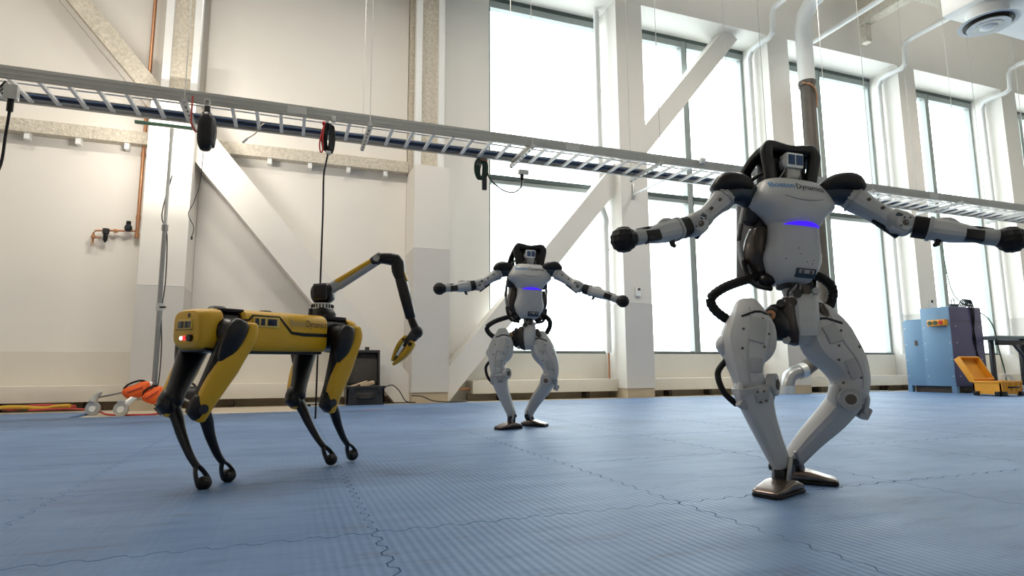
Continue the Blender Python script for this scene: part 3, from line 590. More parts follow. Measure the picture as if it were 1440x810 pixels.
# ------------------------------------------------------------------ yellow four-legged robot with an arm
def quadruped():
    t = thing('robot_dog', 'yellow and black four legged robot with a raised gripper arm', 'robot', (-.058, 3.086, 0), R(37))
    RB = Mx.Rotation(R(-.52), 3, 'Y') @ Mx.Rotation(R(.92), 3, 'X'); ZB = .648
    X = Mx.Translation((0, 0, ZB)) @ RB.to_4x4()
    def b_(): return MB(X)
    def sec(x, ry, rz, cz=0, e=5): return ring(V((x, 0, cz)), V((0, 1, 0)), V((0, 0, 1)), ry, rz, 28, e)
    core = b_().loft([sec(-.36, .09, .07), sec(-.35, .098, .08), sec(.36, .098, .08), sec(.40, .08, .06)]).build('chassis', M_black, t)
    mid = b_().loft([sec(-.245, .108, .088, 0), sec(-.235, .118, .095), sec(.20, .118, .095), sec(.212, .112, .09)]).build('body_shell', M_yel, t)
    b_().box((-.02, 0, -.088), (.44, .19, .022), .008).build('belly_plate', M_dgrey, mid)
    rear = b_().loft([sec(-.432, .088, .062, .004, 4), sec(-.428, .100, .074, .004, 4), sec(-.41, .112, .084, .002, 4.5), sec(-.345, .118, .092), sec(-.338, .114, .088)]).build('rear_cap', M_yel, t)
    b_().loft([sec(.432, .08, .055, 0, 4), sec(.41, .108, .08), sec(.365, .114, .088), sec(.355, .11, .084)]).build('front_cap', M_yel, t)
    b_().box((-.29, 0, .086), (.12, .19, .016), .006).build('hip_bridge', M_black, t); b_().box((.285, 0, .084), (.14, .18, .02), .006).build('hip_bridge', M_black, t)
    b_().limb([(-.40, 0, -.082), (-.34, 0, -.086)], [(.10, .012)], (0, 0, 1), 12, 4).build('rear_chin', M_black, t)
    b_().cyl((-.30, 0, .09), (-.30, 0, .106), .045, .03, 20).build('top_button', M_dgrey, t); b_().cyl((-.075, -.02, .09), (-.075, -.02, .102), .035, .025, 20).build('top_button', M_dgrey, t)
    b_().box((.13, -.085, .11), (.016, .016, .03), .003).build('top_post', M_black, t)
    # rear panel: camera bezel, lamps, knob
    def rp(y, z, d=0): return V((-.4315 - d, y - .026, z))
    bz = b_().box(rp(.028, .02), (.012, .108, .045), .005).build('camera_bezel', M_yel2, rear)
    for y, w_ in ((.055, .040), (.016, .018), (-.009, .018)): b_().box(rp(y, .02, .006), (.006, w_, .028), .002).build('camera_window', M_lens, bz)
    b_().box(rp(.035, .0, 0), (.011, .12, .004), .001).build('bezel_line', M_dark, rear)
    b_().box(rp(.045, .056, -.008), (.016, .055, .026), .006).build('recess', M_yel2, rear); b_().disc(rp(.005, .058, -.004), (1, 0, 0), .010, .012).build('port', M_black, rear)
    b_().disc(rp(.052, -.036, .001), (1, 0, 0), .008, .012).build('white_lamp', M_ledw, rear); b_().box(rp(.03, -.036, .001), (.012, .015, .018), .003).build('red_lamp', M_ledr, rear)
    b_().disc(rp(-.018, -.036, .004), (1, 0, 0), .015, .02).build('knob', M_black, rear); b_().box(rp(.008, -.034, .001), (.008, .02, .006)).build('knob_stem', M_black, rear, 0)
    # side facing the camera (local -y): bezel, groove, lettering; same on the other side
    for s in (-1, 1):
        def sp(x, z, d=0): return V((x, s * (.1175 + d), z))
        bz = b_().box(sp(-.135, .042), (.135, .010, .048), .004).build('camera_bezel', M_yel2, mid)
        for x, w_ in ((-.185, .02), (-.155, .02), (-.108, .048)): b_().box(sp(x, .042, .004), (w_, .006, .03), .002).build('camera_window', M_lens, bz)
        gp = [sp(-.25, .045, -.002), sp(-.222, .048), sp(-.205, .068), sp(-.068, .068), sp(-.05, .05), sp(.0, -.0), sp(.06, -.006), sp(.21, -.006)]
        b_().limb(gp, [(.0045, .003)] * 5 + [(.007, .003), (.009, .003), (.009, .003)], (0, 1, 0), 6, 4, 0, False).build('side_groove', M_black, mid)
        sg = -s
        base = X @ (Mx.Translation((-.008 if s < 0 else .2, s * .1195, .03)) @ Mx.Rotation(R(90), 4, 'X'))
        if s > 0: base = base @ Mx.Rotation(PI, 4, 'Y')
        text_mesh('Boston', .047, M_letf, 'lettering', mid, base, width=.085)
        text_mesh('Dynamics', .047, M_letd, 'lettering', mid, base @ Mx.Translation((.090, 0, 0)), width=.118)
    # legs
    ANG = {(-1, -1): (11.74, 20.09, 50.45), (-1, 1): (-23.62, 28.9, 42.2), (1, -1): (9.37, 9.99, 45.3), (1, 1): (-22.68, 25.11, 46.51)}
    for (sx, sy), (ab, hp, kn) in ANG.items():
        ab, hp, kn = R(ab), R(hp), R(kn); ca, sa = math.cos(ab), math.sin(ab)
        dn = V((0, sa, -ca)); lat = V((0, ca * sy, sa * sy)); fx = V((1, 0, 0))
        h0 = V((.29785 * sx, .055 * sy, 0)); h2 = h0 + lat * .11
        ul = dn * math.cos(hp) - fx * math.sin(hp); ll = dn * math.cos(hp - kn) - fx * math.sin(hp - kn)
        k_ = h2 + ul * .3205; f_ = k_ + ll * .36
        fp = fx * math.cos(hp) + dn * math.sin(hp)          # forward, across the thigh
        out = lat
        hip = b_().limb([h0 - fx * .0, h0 + lat * .05, h0 + lat * .105], [(.062, .07), (.066, .072), (.058, .064)], (1, 0, 0), 18, 2.6).build('leg', M_black, t)
        # thigh: black core with yellow outer cover
        b_().limb([h2 - ul * .05 - out * .02, h2 - out * .02, h2 + ul * .12 - out * .015, h2 + ul * .25 - out * .012, k_ - out * .012], [(.045, .032), (.062, .038), (.052, .036), (.04, .034), (.042, .034)], out, 16, 2.6, 3).build('upper_leg', M_black, hip)
        b_().limb([h2 - ul * .062 + fp * .030 + out * .006, h2 - ul * .02 + fp * .040 + out * .010, h2 + ul * .07 + fp * .032 + out * .012, h2 + ul * .13 + fp * .014 + out * .014, h2 + ul * .22 + fp * .004 + out * .013, h2 + ul * .29 + fp * .002 + out * .012, k_ + ul * .045 + fp * .016 + out * .008], [(.022, .022), (.031, .032), (.034, .032), (.050, .031), (.046, .030), (.038, .028), (.022, .02)], out, 18, 3.2, 3).build('leg_cover', M_yel, hip)
        b_().limb([h2 - ul * .05 - fp * .022 + out * .010, h2 - ul * .005 - fp * .026 + out * .014, h2 + ul * .06 - fp * .024 + out * .014, h2 + ul * .12 - fp * .026 + out * .012], [(.036, .026), (.048, .030), (.040, .028), (.018, .02)], out, 16, 2.6, 3).build('hip_motor_cover', M_black, hip)
        b_().limb([k_ - ul * .035 - fp * .012, k_ - fp * .008 + ul * .015, k_ + ll * .03], [(.034, .030), (.040, .036), (.026, .024)], out, 14, 2.4, 3).build('knee', M_black, hip)
        b_().disc(k_ - fp * .008 + out * .034, out, .02, .014).build('knee_hub', M_dgrey, hip)
        lf = fx * math.cos(hp - kn) + dn * math.sin(hp - kn)
        b_().limb([k_ + ll * .0, k_ + ll * .06 + lf * .004, k_ + ll * .14 - lf * .006, k_ + ll * .23 - lf * .008, k_ + ll * .285 + lf * .0], [(.03, .026), (.027, .022), (.021, .018), (.016, .014), (.014, .013)], out, 14, 2.2, 4).build('shin', M_black, hip)
        for q in (-1, 1): b_().limb([k_ + ll * .275, k_ + ll * .31 + lf * .017 * q, k_ + ll * .345 + lf * .024 * q, f_ + lf * .024 * q], [(.008, .013), (.007, .012), (.007, .013), (.007, .013)], out, 8, 3, 3).build('foot_fork', M_black, hip)
        ft = b_().ell(f_ + ll * -.002, (.033, .026, .028), 16, 10).build('foot', M_rub, hip)
        b_().disc(f_ - ll * .012, out, .012, .05).build('foot_pin', M_dgrey, ft)
    # arm (points worked out in the robot frame)
    c, s = math.cos(R(37)), math.sin(R(37))
    def W(x, y, z): dx, dy = x + .058, y - 3.086; return V((c * dx + s * dy, -s * dx + c * dy, z))
    ac = (W(1, 0, 0) - W(0, 0, 0)) * .9375 - (W(0, 1, 0) - W(0, 0, 0)) * .348; ac.z = 0; ac.normalize()   # sideways direction of the arm
    nrm = V((ac.y, -ac.x, 0))                                                                             # towards the viewer's side
    base = W(.160, 3.268, .742); top = base + V((0, 0, .128))
    arm = B().limb([base + V((0, 0, -.012)), base + V((0, 0, .022)), base + V((0, 0, .045))], [(.066, .06), (.066, .06), (.05, .05)], (1, 0, 0), 24, 3).build('arm', M_black, t)
    B().cyl(base + V((0, 0, .045)), base + V((0, 0, .075)), .052, n=24).build('turret', M_zinc, arm)
    for k in range(20):
        a = 2 * PI * k / 20; B().cyl(base + V((.053 * math.cos(a), .053 * math.sin(a), .05)), base + V((.053 * math.cos(a), .053 * math.sin(a), .068)), .004, n=5).build('gear_tooth', M_dgrey, arm)
    sh = top
    B().limb([sh + ac * -.034 + V((0, 0, -.004)), sh + ac * .034 + V((0, 0, .004))], [(.052, .056)], nrm, 24, 2.3).build('shoulder', M_black, arm)
    B().limb([sh + ac * -.030 + nrm * .054, sh + ac * .032 + nrm * .054 + V((0, 0, .004))], [(.044, .010)], nrm, 20, 2.4).build('shoulder_cap', M_dgrey, arm)
    B().limb([sh + ac * -.024 + nrm * .062, sh + ac * .028 + nrm * .062 + V((0, 0, .004))], [(.034, .006)], nrm, 20, 2.4).build('cap_face', M_black, arm)
    el = W(.425, 3.17, 1.05); ud = (el - sh).normalized(); un = ud.cross(nrm).normalized()
    if un.z < 0: un = -un
    B().limb([sh + ud * .045, sh + ud * .10], [(.028, .026)], nrm, 14, 3, 0, False).build('arm_collar', M_shell2, arm)
    B().limb([sh + ud * .09 + un * .010, el - ud * .035 + un * .008], [(.017, .026), (.015, .024)], nrm, 14, 3).build('upper_cover', M_yel, arm)
    B().limb([sh + ud * .09 - un * .014, el - ud * .02 - un * .012], [(.017, .025), (.015, .023)], nrm, 14, 3).build('upper_link', M_shell2, arm)
    B().limb([el - ud * .03, el + ud * .02], [(.025, .03), (.03, .032)], nrm, 14, 2.6).build('elbow', M_dgrey, arm); B().disc(el + nrm * .033, nrm, .018, .008).build('elbow_hub', M_steel, arm)
    e2 = W(.515, 3.137, 1.03); fa = W(.54, 3.127, .945); w0 = W(.592, 3.107, .742); wr = W(.622, 3.096, .665)
    B().limb([el + ud * .01, e2 + V((0, 0, .012)), (e2 + fa) / 2, fa], [(.026, .032), (.034, .034), (.034, .034), (.027, .032)], nrm, 14, 3, 3).build('elbow_block', M_black, arm)
    fd = (w0 - fa).normalized(); fnn = fd.cross(nrm).normalized()
    B().limb([fa + fd * .002, fa + fd * .1, w0], [(.029, .031), (.029, .031), (.026, .028)], nrm, 14, 3.4).build('forearm', M_black, arm)
    B().limb([fa + ac * .028 + fd * -.03, fa + ac * .03 + fd * .01], [(.006, .02)], nrm, 8, 3).build('forearm_badge', M_yel, arm)
    B().limb([w0, wr], [(.02, .022), (.022, .024)], nrm, 12, 2.6).build('wrist', M_black, arm); B().ell(wr, (.034, .032, .034), 16, 10).build('wrist_joint', M_black, arm)
    g0 = W(.582, 3.11, .612); gt = W(.516, 3.135, .512); gd = (gt - g0).normalized(); gn = gd.cross(nrm).normalized()
    if gn.dot(ac) < 0: gn = -gn
    B().limb([wr, wr * .4 + g0 * .6, g0], [(.03, .03), (.026, .03), (.03, .03)], nrm, 12, 3).build('gripper_neck', M_dgrey, arm)
    gr = B().limb([g0 - gd * .015 + gn * .018, g0 + gd * .03 + gn * .022, g0 + gd * .075 + gn * .018, gt + gd * .012 + gn * .004], [(.017, .036), (.019, .038), (.016, .034), (.007, .026)], nrm, 14, 3.4, 3).build('gripper', M_yel, arm)
    B().limb([g0 - gd * .02 - gn * .026, g0 + gd * .02 - gn * .032, g0 + gd * .07 - gn * .026, gt - gn * .012], [(.010, .034), (.011, .036), (.010, .03), (.006, .024)], nrm, 14, 3.4, 3).build('gripper_jaw', M_yel, gr)
    B().limb([g0 - gd * .01, g0 + gd * .05, gt - gd * .01], [(.018, .026), (.012, .024), (.006, .018)], nrm, 10, 3).build('gripper_pad', M_black, gr)
    B().limb([g0 + gd * .03 - gn * .008 + nrm * .024, g0 + gd * .085 - gn * .006 + nrm * .02], [(.008, .004)], nrm, 8, 3).build('gripper_slot', M_white, gr)
    B().disc(g0 + gn * .018 + nrm * .036, nrm, .011, .008).build('jaw_pin', M_black, gr); B().disc(g0 - gn * .026 + nrm * .033, nrm, .006, .006).build('jaw_pin', M_black, gr)
    return t
quadruped()

# ------------------------------------------------------------------ two white humanoid robots
def humanoid(label, loc, J, ts, full=True):
    t = thing('humanoid_robot', label, 'robot', (loc[0], loc[1], 0), -YAW)
    wst = V(J['waist']); X = Mx.Translation(wst) @ Mx.Rotation(R(J.get('yaw', 0)), 4, 'Z') @ Mx.Rotation(R(J.get('tilt', 4.5)), 4, 'Y') @ Mx.Rotation(R(J.get('lean', 0)), 4, 'X') @ Mx.Scale(ts, 4)
    def b_(): return MB(X)
    def sec(z, rx, ry, cy, e=2.6, cx=0): return ring(V((cx, cy, z)), V((1, 0, 0)), V((0, 1, 0)), rx, ry, 36, e)
    chest = b_().loft([sec(.216, .070, .045, -.058, 3), sec(.221, .092, .062, -.055, 3), sec(.238, .108, .074, -.052, 3), sec(.262, .120, .084, -.048, 3), sec(.280, .138, .091, -.044, 3), sec(.297, .162, .095, -.040, 3), sec(.314, .175, .096, -.038, 3), sec(.332, .176, .095, -.036, 3), sec(.356, .166, .091, -.032, 3), sec(.382, .151, .085, -.028, 3), sec(.405, .138, .077, -.022, 3), sec(.420, .124, .07, -.018, 3), sec(.428, .105, .058, -.014, 3)]).build('chest_shell', M_shell, t, 50)
    b_().limb([(-.085, -.1265, .330), (-.04, -.1305, .320), (0, -.1315, .318), (.04, -.1305, .320), (.085, -.1265, .330)], [(.002, .003), (.004, .005), (.005, .006), (.004, .005), (.002, .003)], (0, -1, 0), 8, 2, 4).build('chest_crease', M_shell2, chest)
    belly = b_().loft([sec(-.012, .058, .04, -.025, 3), sec(-.004, .072, .054, -.028, 3), sec(.02, .088, .066, -.03, 3), sec(.05, .106, .076, -.03, 2.9), sec(.08, .118, .082, -.028, 2.8), sec(.105, .119, .083, -.028, 2.8), sec(.135, .111, .082, -.034, 2.8), sec(.17, .102, .076, -.042, 2.8), sec(.205, .100, .072, -.046, 2.8), sec(.232, .100, .070, -.048, 2.8)]).build('belly_shell', M_shell, t, 50)
    tb_ = tree_of(belly); tc_ = tree_of(chest); Yv = (X.to_3x3() @ V((0, 1, 0))).normalized()
    # violet lamp under the chest plate
    def bl(x, z, d=.006):
        h = tb_.ray_cast(X @ V((x, -.5, min(z, .232))), Yv); p = h[0] if h[0] is not None else X @ V((x, -.11, z))
        q = X.inverted() @ p; return V((q.x, q.y - d, z))
    n_ = 14; top, bot = [], []
    for i in range(n_ + 1):
        u = -1 + 2 * i / n_; x = .0 + .080 * u; top.append(bl(x, .2145 + .011 * (1 - u * u), .006 + .014 * (1 - u * u))); bot.append(bl(x, .2125 - .003 * (1 - u * u), .003 + .004 * (1 - u * u)))
    vs_ = top + bot; b_().add(vs_, [(i, i + 1, n_ + 2 + i, n_ + 1 + i) for i in range(n_)]).build('light_strip', M_blue_l, chest)
    # lettering curved on to the chest
    for body, mm, x, sx in (('Boston', M_letb, -.132, .098), ('Dynamics', M_letd, -.026, .128)):
        bx = X @ Mx.Translation((x, -.5, .368)) @ Mx.Rotation(R(90), 4, 'X')
        text_mesh(body, .037, mm, 'lettering', chest, bx, tc_, Yv, .0012, .0006, sx)
    pp = b_().box((.02, -.093, .022), (.088, .016, .040), .005, Mx.Rotation(R(20), 3, 'X')).build('port_panel', M_blued, belly)
    b_().box((.02, -.1025, .026), (.066, .006, .016), .003, Mx.Rotation(R(20), 3, 'X')).build('port_slot', M_shell2, pp)
    for x in (.002, .038): b_().disc((x, -.104, .025), (0, 1, .3), .0075, .006).build('socket', M_dark, pp)
    for x, z in ((-.02, .118), (-.068, .072), (-.008, .096), (.05, .075), (.02, .066), (.045, .06)): 
        h = tb_.ray_cast(X @ V((x, -.5, z)), Yv)
        if h[0]: B().disc(h[0], h[1], .0026 * ts, .0012).build('scuff', M_dark, belly)
    b_().box((0, .105, .215), (.255, .19, .40), .035, None, 3).build('backpack', M_dgrey, t); b_().box((0, .03, .2), (.18, .14, .38), .03).build('torso_core', M_black, t)
    b_().limb([(-.02, 0, -.012), (.02, 0, -.012)], [(.05, .022)], (0, 0, 1), 14, 3).build('waist_cap', M_dgrey, t)
    for s in (-1, 1):
        b_().limb([(s * .118, .02, .215), (s * .128, .025, .16), (s * .128, .03, .10), (s * .105, .03, .04)], [(.03, .05), (.034, .06), (.03, .055), (.018, .035)], (0, -1, 0), 14, 2.4, 4).build('side_cover', M_brown, t)
        b_().limb([(s * .135, .05, .26), (s * .125, .04, .31), (s * .12, .03, .36)], [.035, .045, .04], (0, -1, 0), 12, 3).build('shoulder_mount', M_dgrey, t)
        b_().limb([(s * .160, .05, .33), (s * .168, .07, .24), (s * .166, .08, .15), (s * .152, .07, .07), (s * .125, .04, .0)], [(.009, .014)], (0, -1, 0), 10, 3, 5).build('side_frame', M_shell2, t)
        b_().limb([(s * .172, .06, .25), (s * .174, .075, .18)], [(.006, .012)], (0, -1, 0), 8, 3).build('frame_pad', M_dgrey, t)
        b_().limb([(s * .165, .05, .085), (s * .155, .04, .03), (s * .13, .02, -.02), (s * .07, .0, -.035)], [.011], (0, -1, 0), 8, 2, 5).build('side_hose', M_black, t)
        b_().ell((s * .085, .01, .0), (.035, .04, .03), 12, 8).build('waist_motor', M_black, t)
        b_().limb([(s * .102, -.01, .225), (s * .106, .012, .17), (s * .127, .022, .11), (s * .118, .02, .05), (s * .085, .005, -.005)], [(.008, .014)], (0, -1, 0), 8, 2, 5).build('belly_trim', M_black, t)
    X0_ = X; X = X @ Mx.Translation((0, 0, -.02))
    # head: sensor inside a black roll cage
    cage = b_().limb([(-.088, -.035, .435), (-.100, -.04, .50), (-.112, -.04, .565), (-.104, -.038, .592), (-.085, -.036, .600), (0, -.036, .594), (.085, -.036, .600), (.104, -.038, .592), (.112, -.04, .565), (.100, -.04, .50), (.088, -.035, .435)], [(.026, .018)] * 3 + [(.024, .018)] * 2 + [(.016, .02)] + [(.024, .018)] * 2 + [(.026, .018)] * 3, (0, -1, 0), 12, 3, 4).build('head_cage', M_black, t)
    b_().limb([(-.105, .10, .43), (-.115, .10, .53), (-.10, .10, .575), (0, .10, .578), (.10, .10, .575), (.115, .10, .53), (.105, .10, .43)], [(.014, .012)], (0, -1, 0), 10, 3, 5).build('rear_hoop', M_black, cage)
    for s in (-1, 1):
        b_().limb([(s * .104, -.03, .590), (s * .112, .05, .57), (s * .13, .12, .50), (s * .145, .16, .40)], [(.018, .022)], (s, 0, 0), 10, 3, 4).build('cage_rail', M_black, cage)
        b_().limb([(s * .10, -.03, .49), (s * .125, .06, .47), (s * .14, .14, .41)], [.009], (s, 0, 0), 8, 2, 4).build('cage_rail', M_black, cage)
        b_().limb([(s * .092, -.02, .44), (s * .125, .05, .43), (s * .15, .12, .40)], [(.008, .02)], (s, 0, 0), 8, 3, 4).build('cage_rail', M_dgrey, cage)
        b_().tube([(s * .05, .0, .44), (s * .068, -.01, .50), (s * .07, .0, .55), (s * .04, .02, .57)], .006, 6, 4).build('wire', M_steel, cage)
        b_().box((s * .066, .0, .525), (.016, .03, .05), .004).build('bracket', M_steel, cage)
    b_().box((0, .05, .588), (.18, .16, .012), .004).build('cage_roof', M_black, cage); b_().box((0, .04, .505), (.18, .09, .15), .02).build('head_core', M_black, cage)
    for s in (-1, 1): b_().box((s * .062, -.005, .50), (.035, .05, .11), .012).build('side_module', M_black, cage)
    sn = b_().box((0, -.045, .532), (.076, .055, .066), .005).build('sensor_head', M_white, t)
    for x in (-.017, .019): b_().box((x, -.0735, .533), (.029, .004, .044), .001).build('sensor_face', M_screen, sn)
    b_().box((-.045, -.05, .52), (.012, .03, .03), .003).build('sensor_clip', M_shell, sn)
    b_().limb([(0, -.03, .44), (0, -.035, .475), (0, -.04, .50)], [(.03, .025), (.034, .03), (.036, .026)], (0, -1, 0), 12, 4).build('neck', M_steel, sn)
    for s in (-1, 1): b_().tube([(s * .055, -.03, .45), (s * .035, -.05, .49), (s * .036, -.05, .505)], .004, 6).build('brace_wire', M_steel, sn)
    X = X0_
    # pelvis
    pv = V(J['pelvis'])
    def pz(z, rx, ry, cy=-.0, e=4, cx=0): return ring(pv + V((cx, cy, z)), V((1, 0, 0)), V((0, 1, 0)), rx, ry, 28, e)
    pel = B().loft([pz(.092, .044, .05), pz(.082, .058, .058, -.006), pz(.05, .062, .066, -.01), pz(-.02, .059, .068, -.012), pz(-.08, .050, .062, -.008), pz(-.108, .040, .05), pz(-.114, .03, .04)]).build('pelvis', M_shell, t)
    B().limb([pv + V((.0, .0, .07)), wst + V((.012, 0, -.015))], [(.042, .04), (.036, .036)], (0, -1, 0), 16, 3).build('waist_joint', M_shell2, pel); B().box(pv + V((.016, -.042, .108)), (.03, .012, .042), .003).build('waist_slot', M_dark, pel)
    for k, (dx, dz, r_) in enumerate(((-.03, .09, .018), (-.055, .055, .02), (.045, .1, .014), (-.1, .05, .016), (-.12, -.04, .014), (-.085, -.095, .014))):
        B().disc(pv + V((dx, -.06, dz)), (-.3, -1, .1), r_, .03, 14).build('valve_cap', (M_dgrey, M_brown, M_shell2)[k % 3], pel)
    B().box(pv + V((.0, -.076, -.03)), (.075, .006, .10), .003).build('pelvis_plate', M_shell, pel)
    for k in range(5): B().tube([pv + V((-.05 + .012 * k, -.03, .075)), pv + V((-.06 + .016 * k, -.045, .10)), pv + V((-.03 + .01 * k, -.04, .13))], .004, 6, 3).build('wire', M_steel if k % 2 else M_black, pel)
    hc = B().limb([pv + V((-.058, -.02, .06)), pv + V((-.072, -.03, .01)), pv + V((-.06, -.025, -.07)), pv + V((-.03, -.01, -.10))], [(.026, .045), (.034, .054), (.034, .05), (.02, .03)], (0, -1, 0), 16, 2.6, 4).build('hip_cover', M_brown, pel)
    B().limb([pv + V((.066, -.01, .05)), pv + V((.085, -.01, .0)), pv + V((.075, 0, -.06))], [(.02, .045), (.026, .05), (.018, .04)], (0, -1, 0), 14, 2.6, 3).build('hip_cover', M_brown, pel)
    ha = B().limb([pv + V((-.105, -.01, .02)), pv + V((-.11, -.03, -.02)), pv + V((-.085, -.03, -.075))], [(.040, .052), (.046, .06), (.036, .05)], (0, -1, 0), 14, 2.4, 3).build('hip_actuator', M_black, pel)
    B().disc(pv + V((-.135, -.055, .005)), (-.75, -1, 0), .027, .04, 20).build('motor_ring', M_black, ha); B().disc(pv + V((-.143, -.068, .005)), (-.75, -1, 0), .019, .02, 18).build('motor_face', M_copper, ha); B().disc(pv + V((-.150, -.077, .005)), (-.75, -1, 0), .006, .008).build('motor_pin', M_dark, ha)
    B().limb([pv + V((-.10, -.05, -.06)), pv + V((-.05, -.06, -.075))], [.012], (0, -1, 0), 10).build('link_rod', M_steel, ha); B().ell(pv + V((-.07, -.04, .045)), (.026, .03, .02), 12, 8).build('valve', M_brown, ha)
    for hp_ in J['hoses']: B().corr(hp_, .0215, .016, 12).build('hose', M_rub, t)
    # legs
    for L in J['legs']:
        P = [V(p) for p in L['thigh']]
        th = B().limb(P, L['tr'], (.12 * L['side'], -1, 0), 12, 3.2, 4).build('leg', M_shell, t, 26); tt = tree_of(th)
        def onto(x, z):
            h = tt.ray_cast(V((x, -1, z)), V((0, 1, 0))); return (h[0], h[1]) if h[0] is not None else None
        sd = L['side']
        gp = [q for q in (onto(p.x + sd * r * .25, p.z) for p, r in zip(smooth_path(P, 3), [.07] * 40)) if q]
        if len(gp) > 3: B().limb([a + n * .0 for a, n in gp[1:-1]], [(.004, .003)], (0, -1, 0), 6, 2, 0, False).build('thigh_ridge', M_shell2, th)
        for fx_, fz in L['bolts']:
            q = onto(fx_, fz)
            if q: B().disc(q[0], q[1], .0052, .005, 10).build('bolt', M_dark, th)
        q_ = [onto(P[0].x + dx, P[0].z - .032 - abs(dx + sd * .01) * .35) for dx in (-.055, -.04, -.02, 0, .02, .04, .055)]
        q_ = [q[0] + q[1] * .001 for q in q_ if q]
        if len(q_) > 2: B().limb(q_, [(.0055, .004)], (0, -1, 0), 6, 2, 0, False).build('thigh_strap', M_black, th)
        for a_, b_2, wd_ in ((1, 2, .030), (3, 4, .022)):
            q1, q2 = onto(P[a_].x - sd * .012, P[a_].z), onto(P[b_2].x - sd * .012, P[b_2].z)
            if q1 and q2: B().limb([q1[0], (q1[0] + q2[0]) / 2 + (q1[1] + q2[1]) * .002, q2[0]], [(wd_, .006)] * 3, q1[1], 10, 5, 0, True).build('thigh_panel', M_shell2, th, 30)
        if 'lobe' in L: B().limb(L['lobe'], L['lr'], (0, -1, 0), 12, 2.8, 4).build('thigh_lobe', M_shell, th, 26)
        S = [V(p) for p in L['shin']]; kn = S[0]
        sh_ = B().limb(S, L['sr'], (.15 * L['side'], -1, 0), 12, 3.2, 3).build('shin', M_shell, th, 26)
        B().limb([S[0] + V((0, 0, .012)), S[0] + (S[1] - S[0]) * .1], [(L['sr'][0][0] * 1.06, L['sr'][0][1] * 1.06)], (0, -1, 0), 20, 3.2, 0, False).build('knee_collar', M_shell2, th); st = tree_of(sh_)
        B().limb([kn + V((0, .02, .05)), kn + V((0, .01, 0)), kn + (S[1] - kn) * .35], [(.05, .055), (.058, .06), (.05, .052)], (0, -1, 0), 16, 2.6, 3).build('knee_joint', M_shell2, th)
        hn = V(L['hubn']).normalized(); hb = kn + V(L['hub'])
        kh = B().disc(hb, hn, .042, .03, 24).build('knee_hub', M_shell2, th); B().disc(hb + hn * .014, hn, .020, .014, 18).build('hub_bore', M_dark, kh); B().disc(hb + hn * .015, hn, .028, .004, 18).build('hub_ring', M_shell, kh)
        pl = S[0] * .72 + S[1] * .28
        h = st.ray_cast(V((pl.x, -1, pl.z)), V((0, 1, 0)))
        if h[0] is not None:
            pt = B().limb([h[0] + V((0, -.001, .035)), h[0] + (S[1] - S[0]) * .22], [(.032, .006), (.022, .006)], h[1], 14, 4).build('shin_plate', M_shell2, th)
            for dx, dz in ((-.016, .02), (.008, .022), (-.006, -.018), (.014, -.012)): B().disc(h[0] + V((dx, -.008, dz)), (0, 1, 0), .0042, .006, 8).build('bolt', M_dark, pt)
        for q in (-1, 1): B().limb([kn + V((.05 * q, -.005, .045)), kn + V((.06 * q, -.01, -.005)), kn + V((.05 * q, -.01, -.06))], [(.010, .030), (.013, .036), (.009, .026)], (0, -1, 0), 10, 3, 3).build('knee_fork', M_shell, th, 30)
        B().box(kn + V(L['guard']), (.04, .05, .05), .01, Mx.Rotation(R(30), 3, 'Y')).build('knee_guard', M_shell2, th)
        if 'khose' in L: B().limb(L['khose'], [.012], (0, -1, 0), 10, 2, 6).build('knee_hose', M_rub, th)
        if 'bump' in L: B().limb([V(L['bump']) + V((0, 0, .03)), V(L['bump']), V(L['bump']) + V((sd * -.02, 0, -.05))], [(.02, .03), (.032, .04), (.016, .03)], (0, -1, 0), 14, 3, 3).build('thigh_guard', M_shell, th)
        an = S[-1]; fd = V(L['foot']).normalized(); fs = V((-fd.y, fd.x, 0)); fc = V(L['fc'])
        B().limb([an + V((0, 0, .015)), an + V((0, 0, -.02)), V((fc.x, fc.y, .045)) - fd * .02], [(.028, .026), (.032, .03), (.03, .028)], (0, -1, 0), 12, 3).build('ankle', M_black, th)
        for q in (-1, 1): B().limb([an + fs * .03 * q + V((0, -.02, .03)), V((fc.x, fc.y, .045)) + fs * .028 * q], [.009], (0, -1, 0), 8).build('ankle_rod', M_steel, th); B().disc(an + fs * .036 * q + V((0, -.005, -.012)), fs, .016, .018).build('ankle_bolt', M_dgrey, th)
        def fsec(u, w_, z, z0=.014, e=5):
            c = V((fc.x, fc.y, 0)) + fd * u; return ring(V((c.x, c.y, (z + z0) / 2)), fs, V((0, 0, 1)), w_, (z - z0) / 2, 20, e)
        B().loft([fsec(-.095, .035, .026), fsec(-.088, .045, .034), fsec(-.03, .052, .054), fsec(.02, .055, .054), fsec(.085, .056, .034), fsec(.118, .05, .026), fsec(.124, .042, .022)]).build('foot', M_bronze, th)
        B().loft([fsec(-.098, .036, .016, 0, 4), fsec(-.09, .048, .017, 0, 4), fsec(.1, .058, .017, 0, 4), fsec(.122, .05, .016, 0, 4), fsec(.128, .038, .014, .002, 4)]).build('sole', M_rub, th)
    # arms
    for A in J['arms']:
        s, S, E_, W_, Bl = A['s'], V(A['S']), V(A['E']), V(A['W']), V(A['B'])
        u = (E_ - S).normalized(); fa = (W_ - E_).normalized(); fr = V((0, -1, .15))
        arm = B().limb([S + u * .02, S + u * .07, (S + E_) / 2 + u * .01, E_ - u * .02], [(.040, .046), (.046, .050), (.038, .044), (.036, .042)], fr, 12, 3.0, 4).build('arm', M_shell, t, 26)
        B().limb([S - V((s * .085, -.01, .02)), S - V((s * .03, 0, .005)), S + u * .03], [(.05, .05), (.046, .05), (.044, .05)], fr, 14, 2.6, 3).build('shoulder_joint', M_blued, arm)
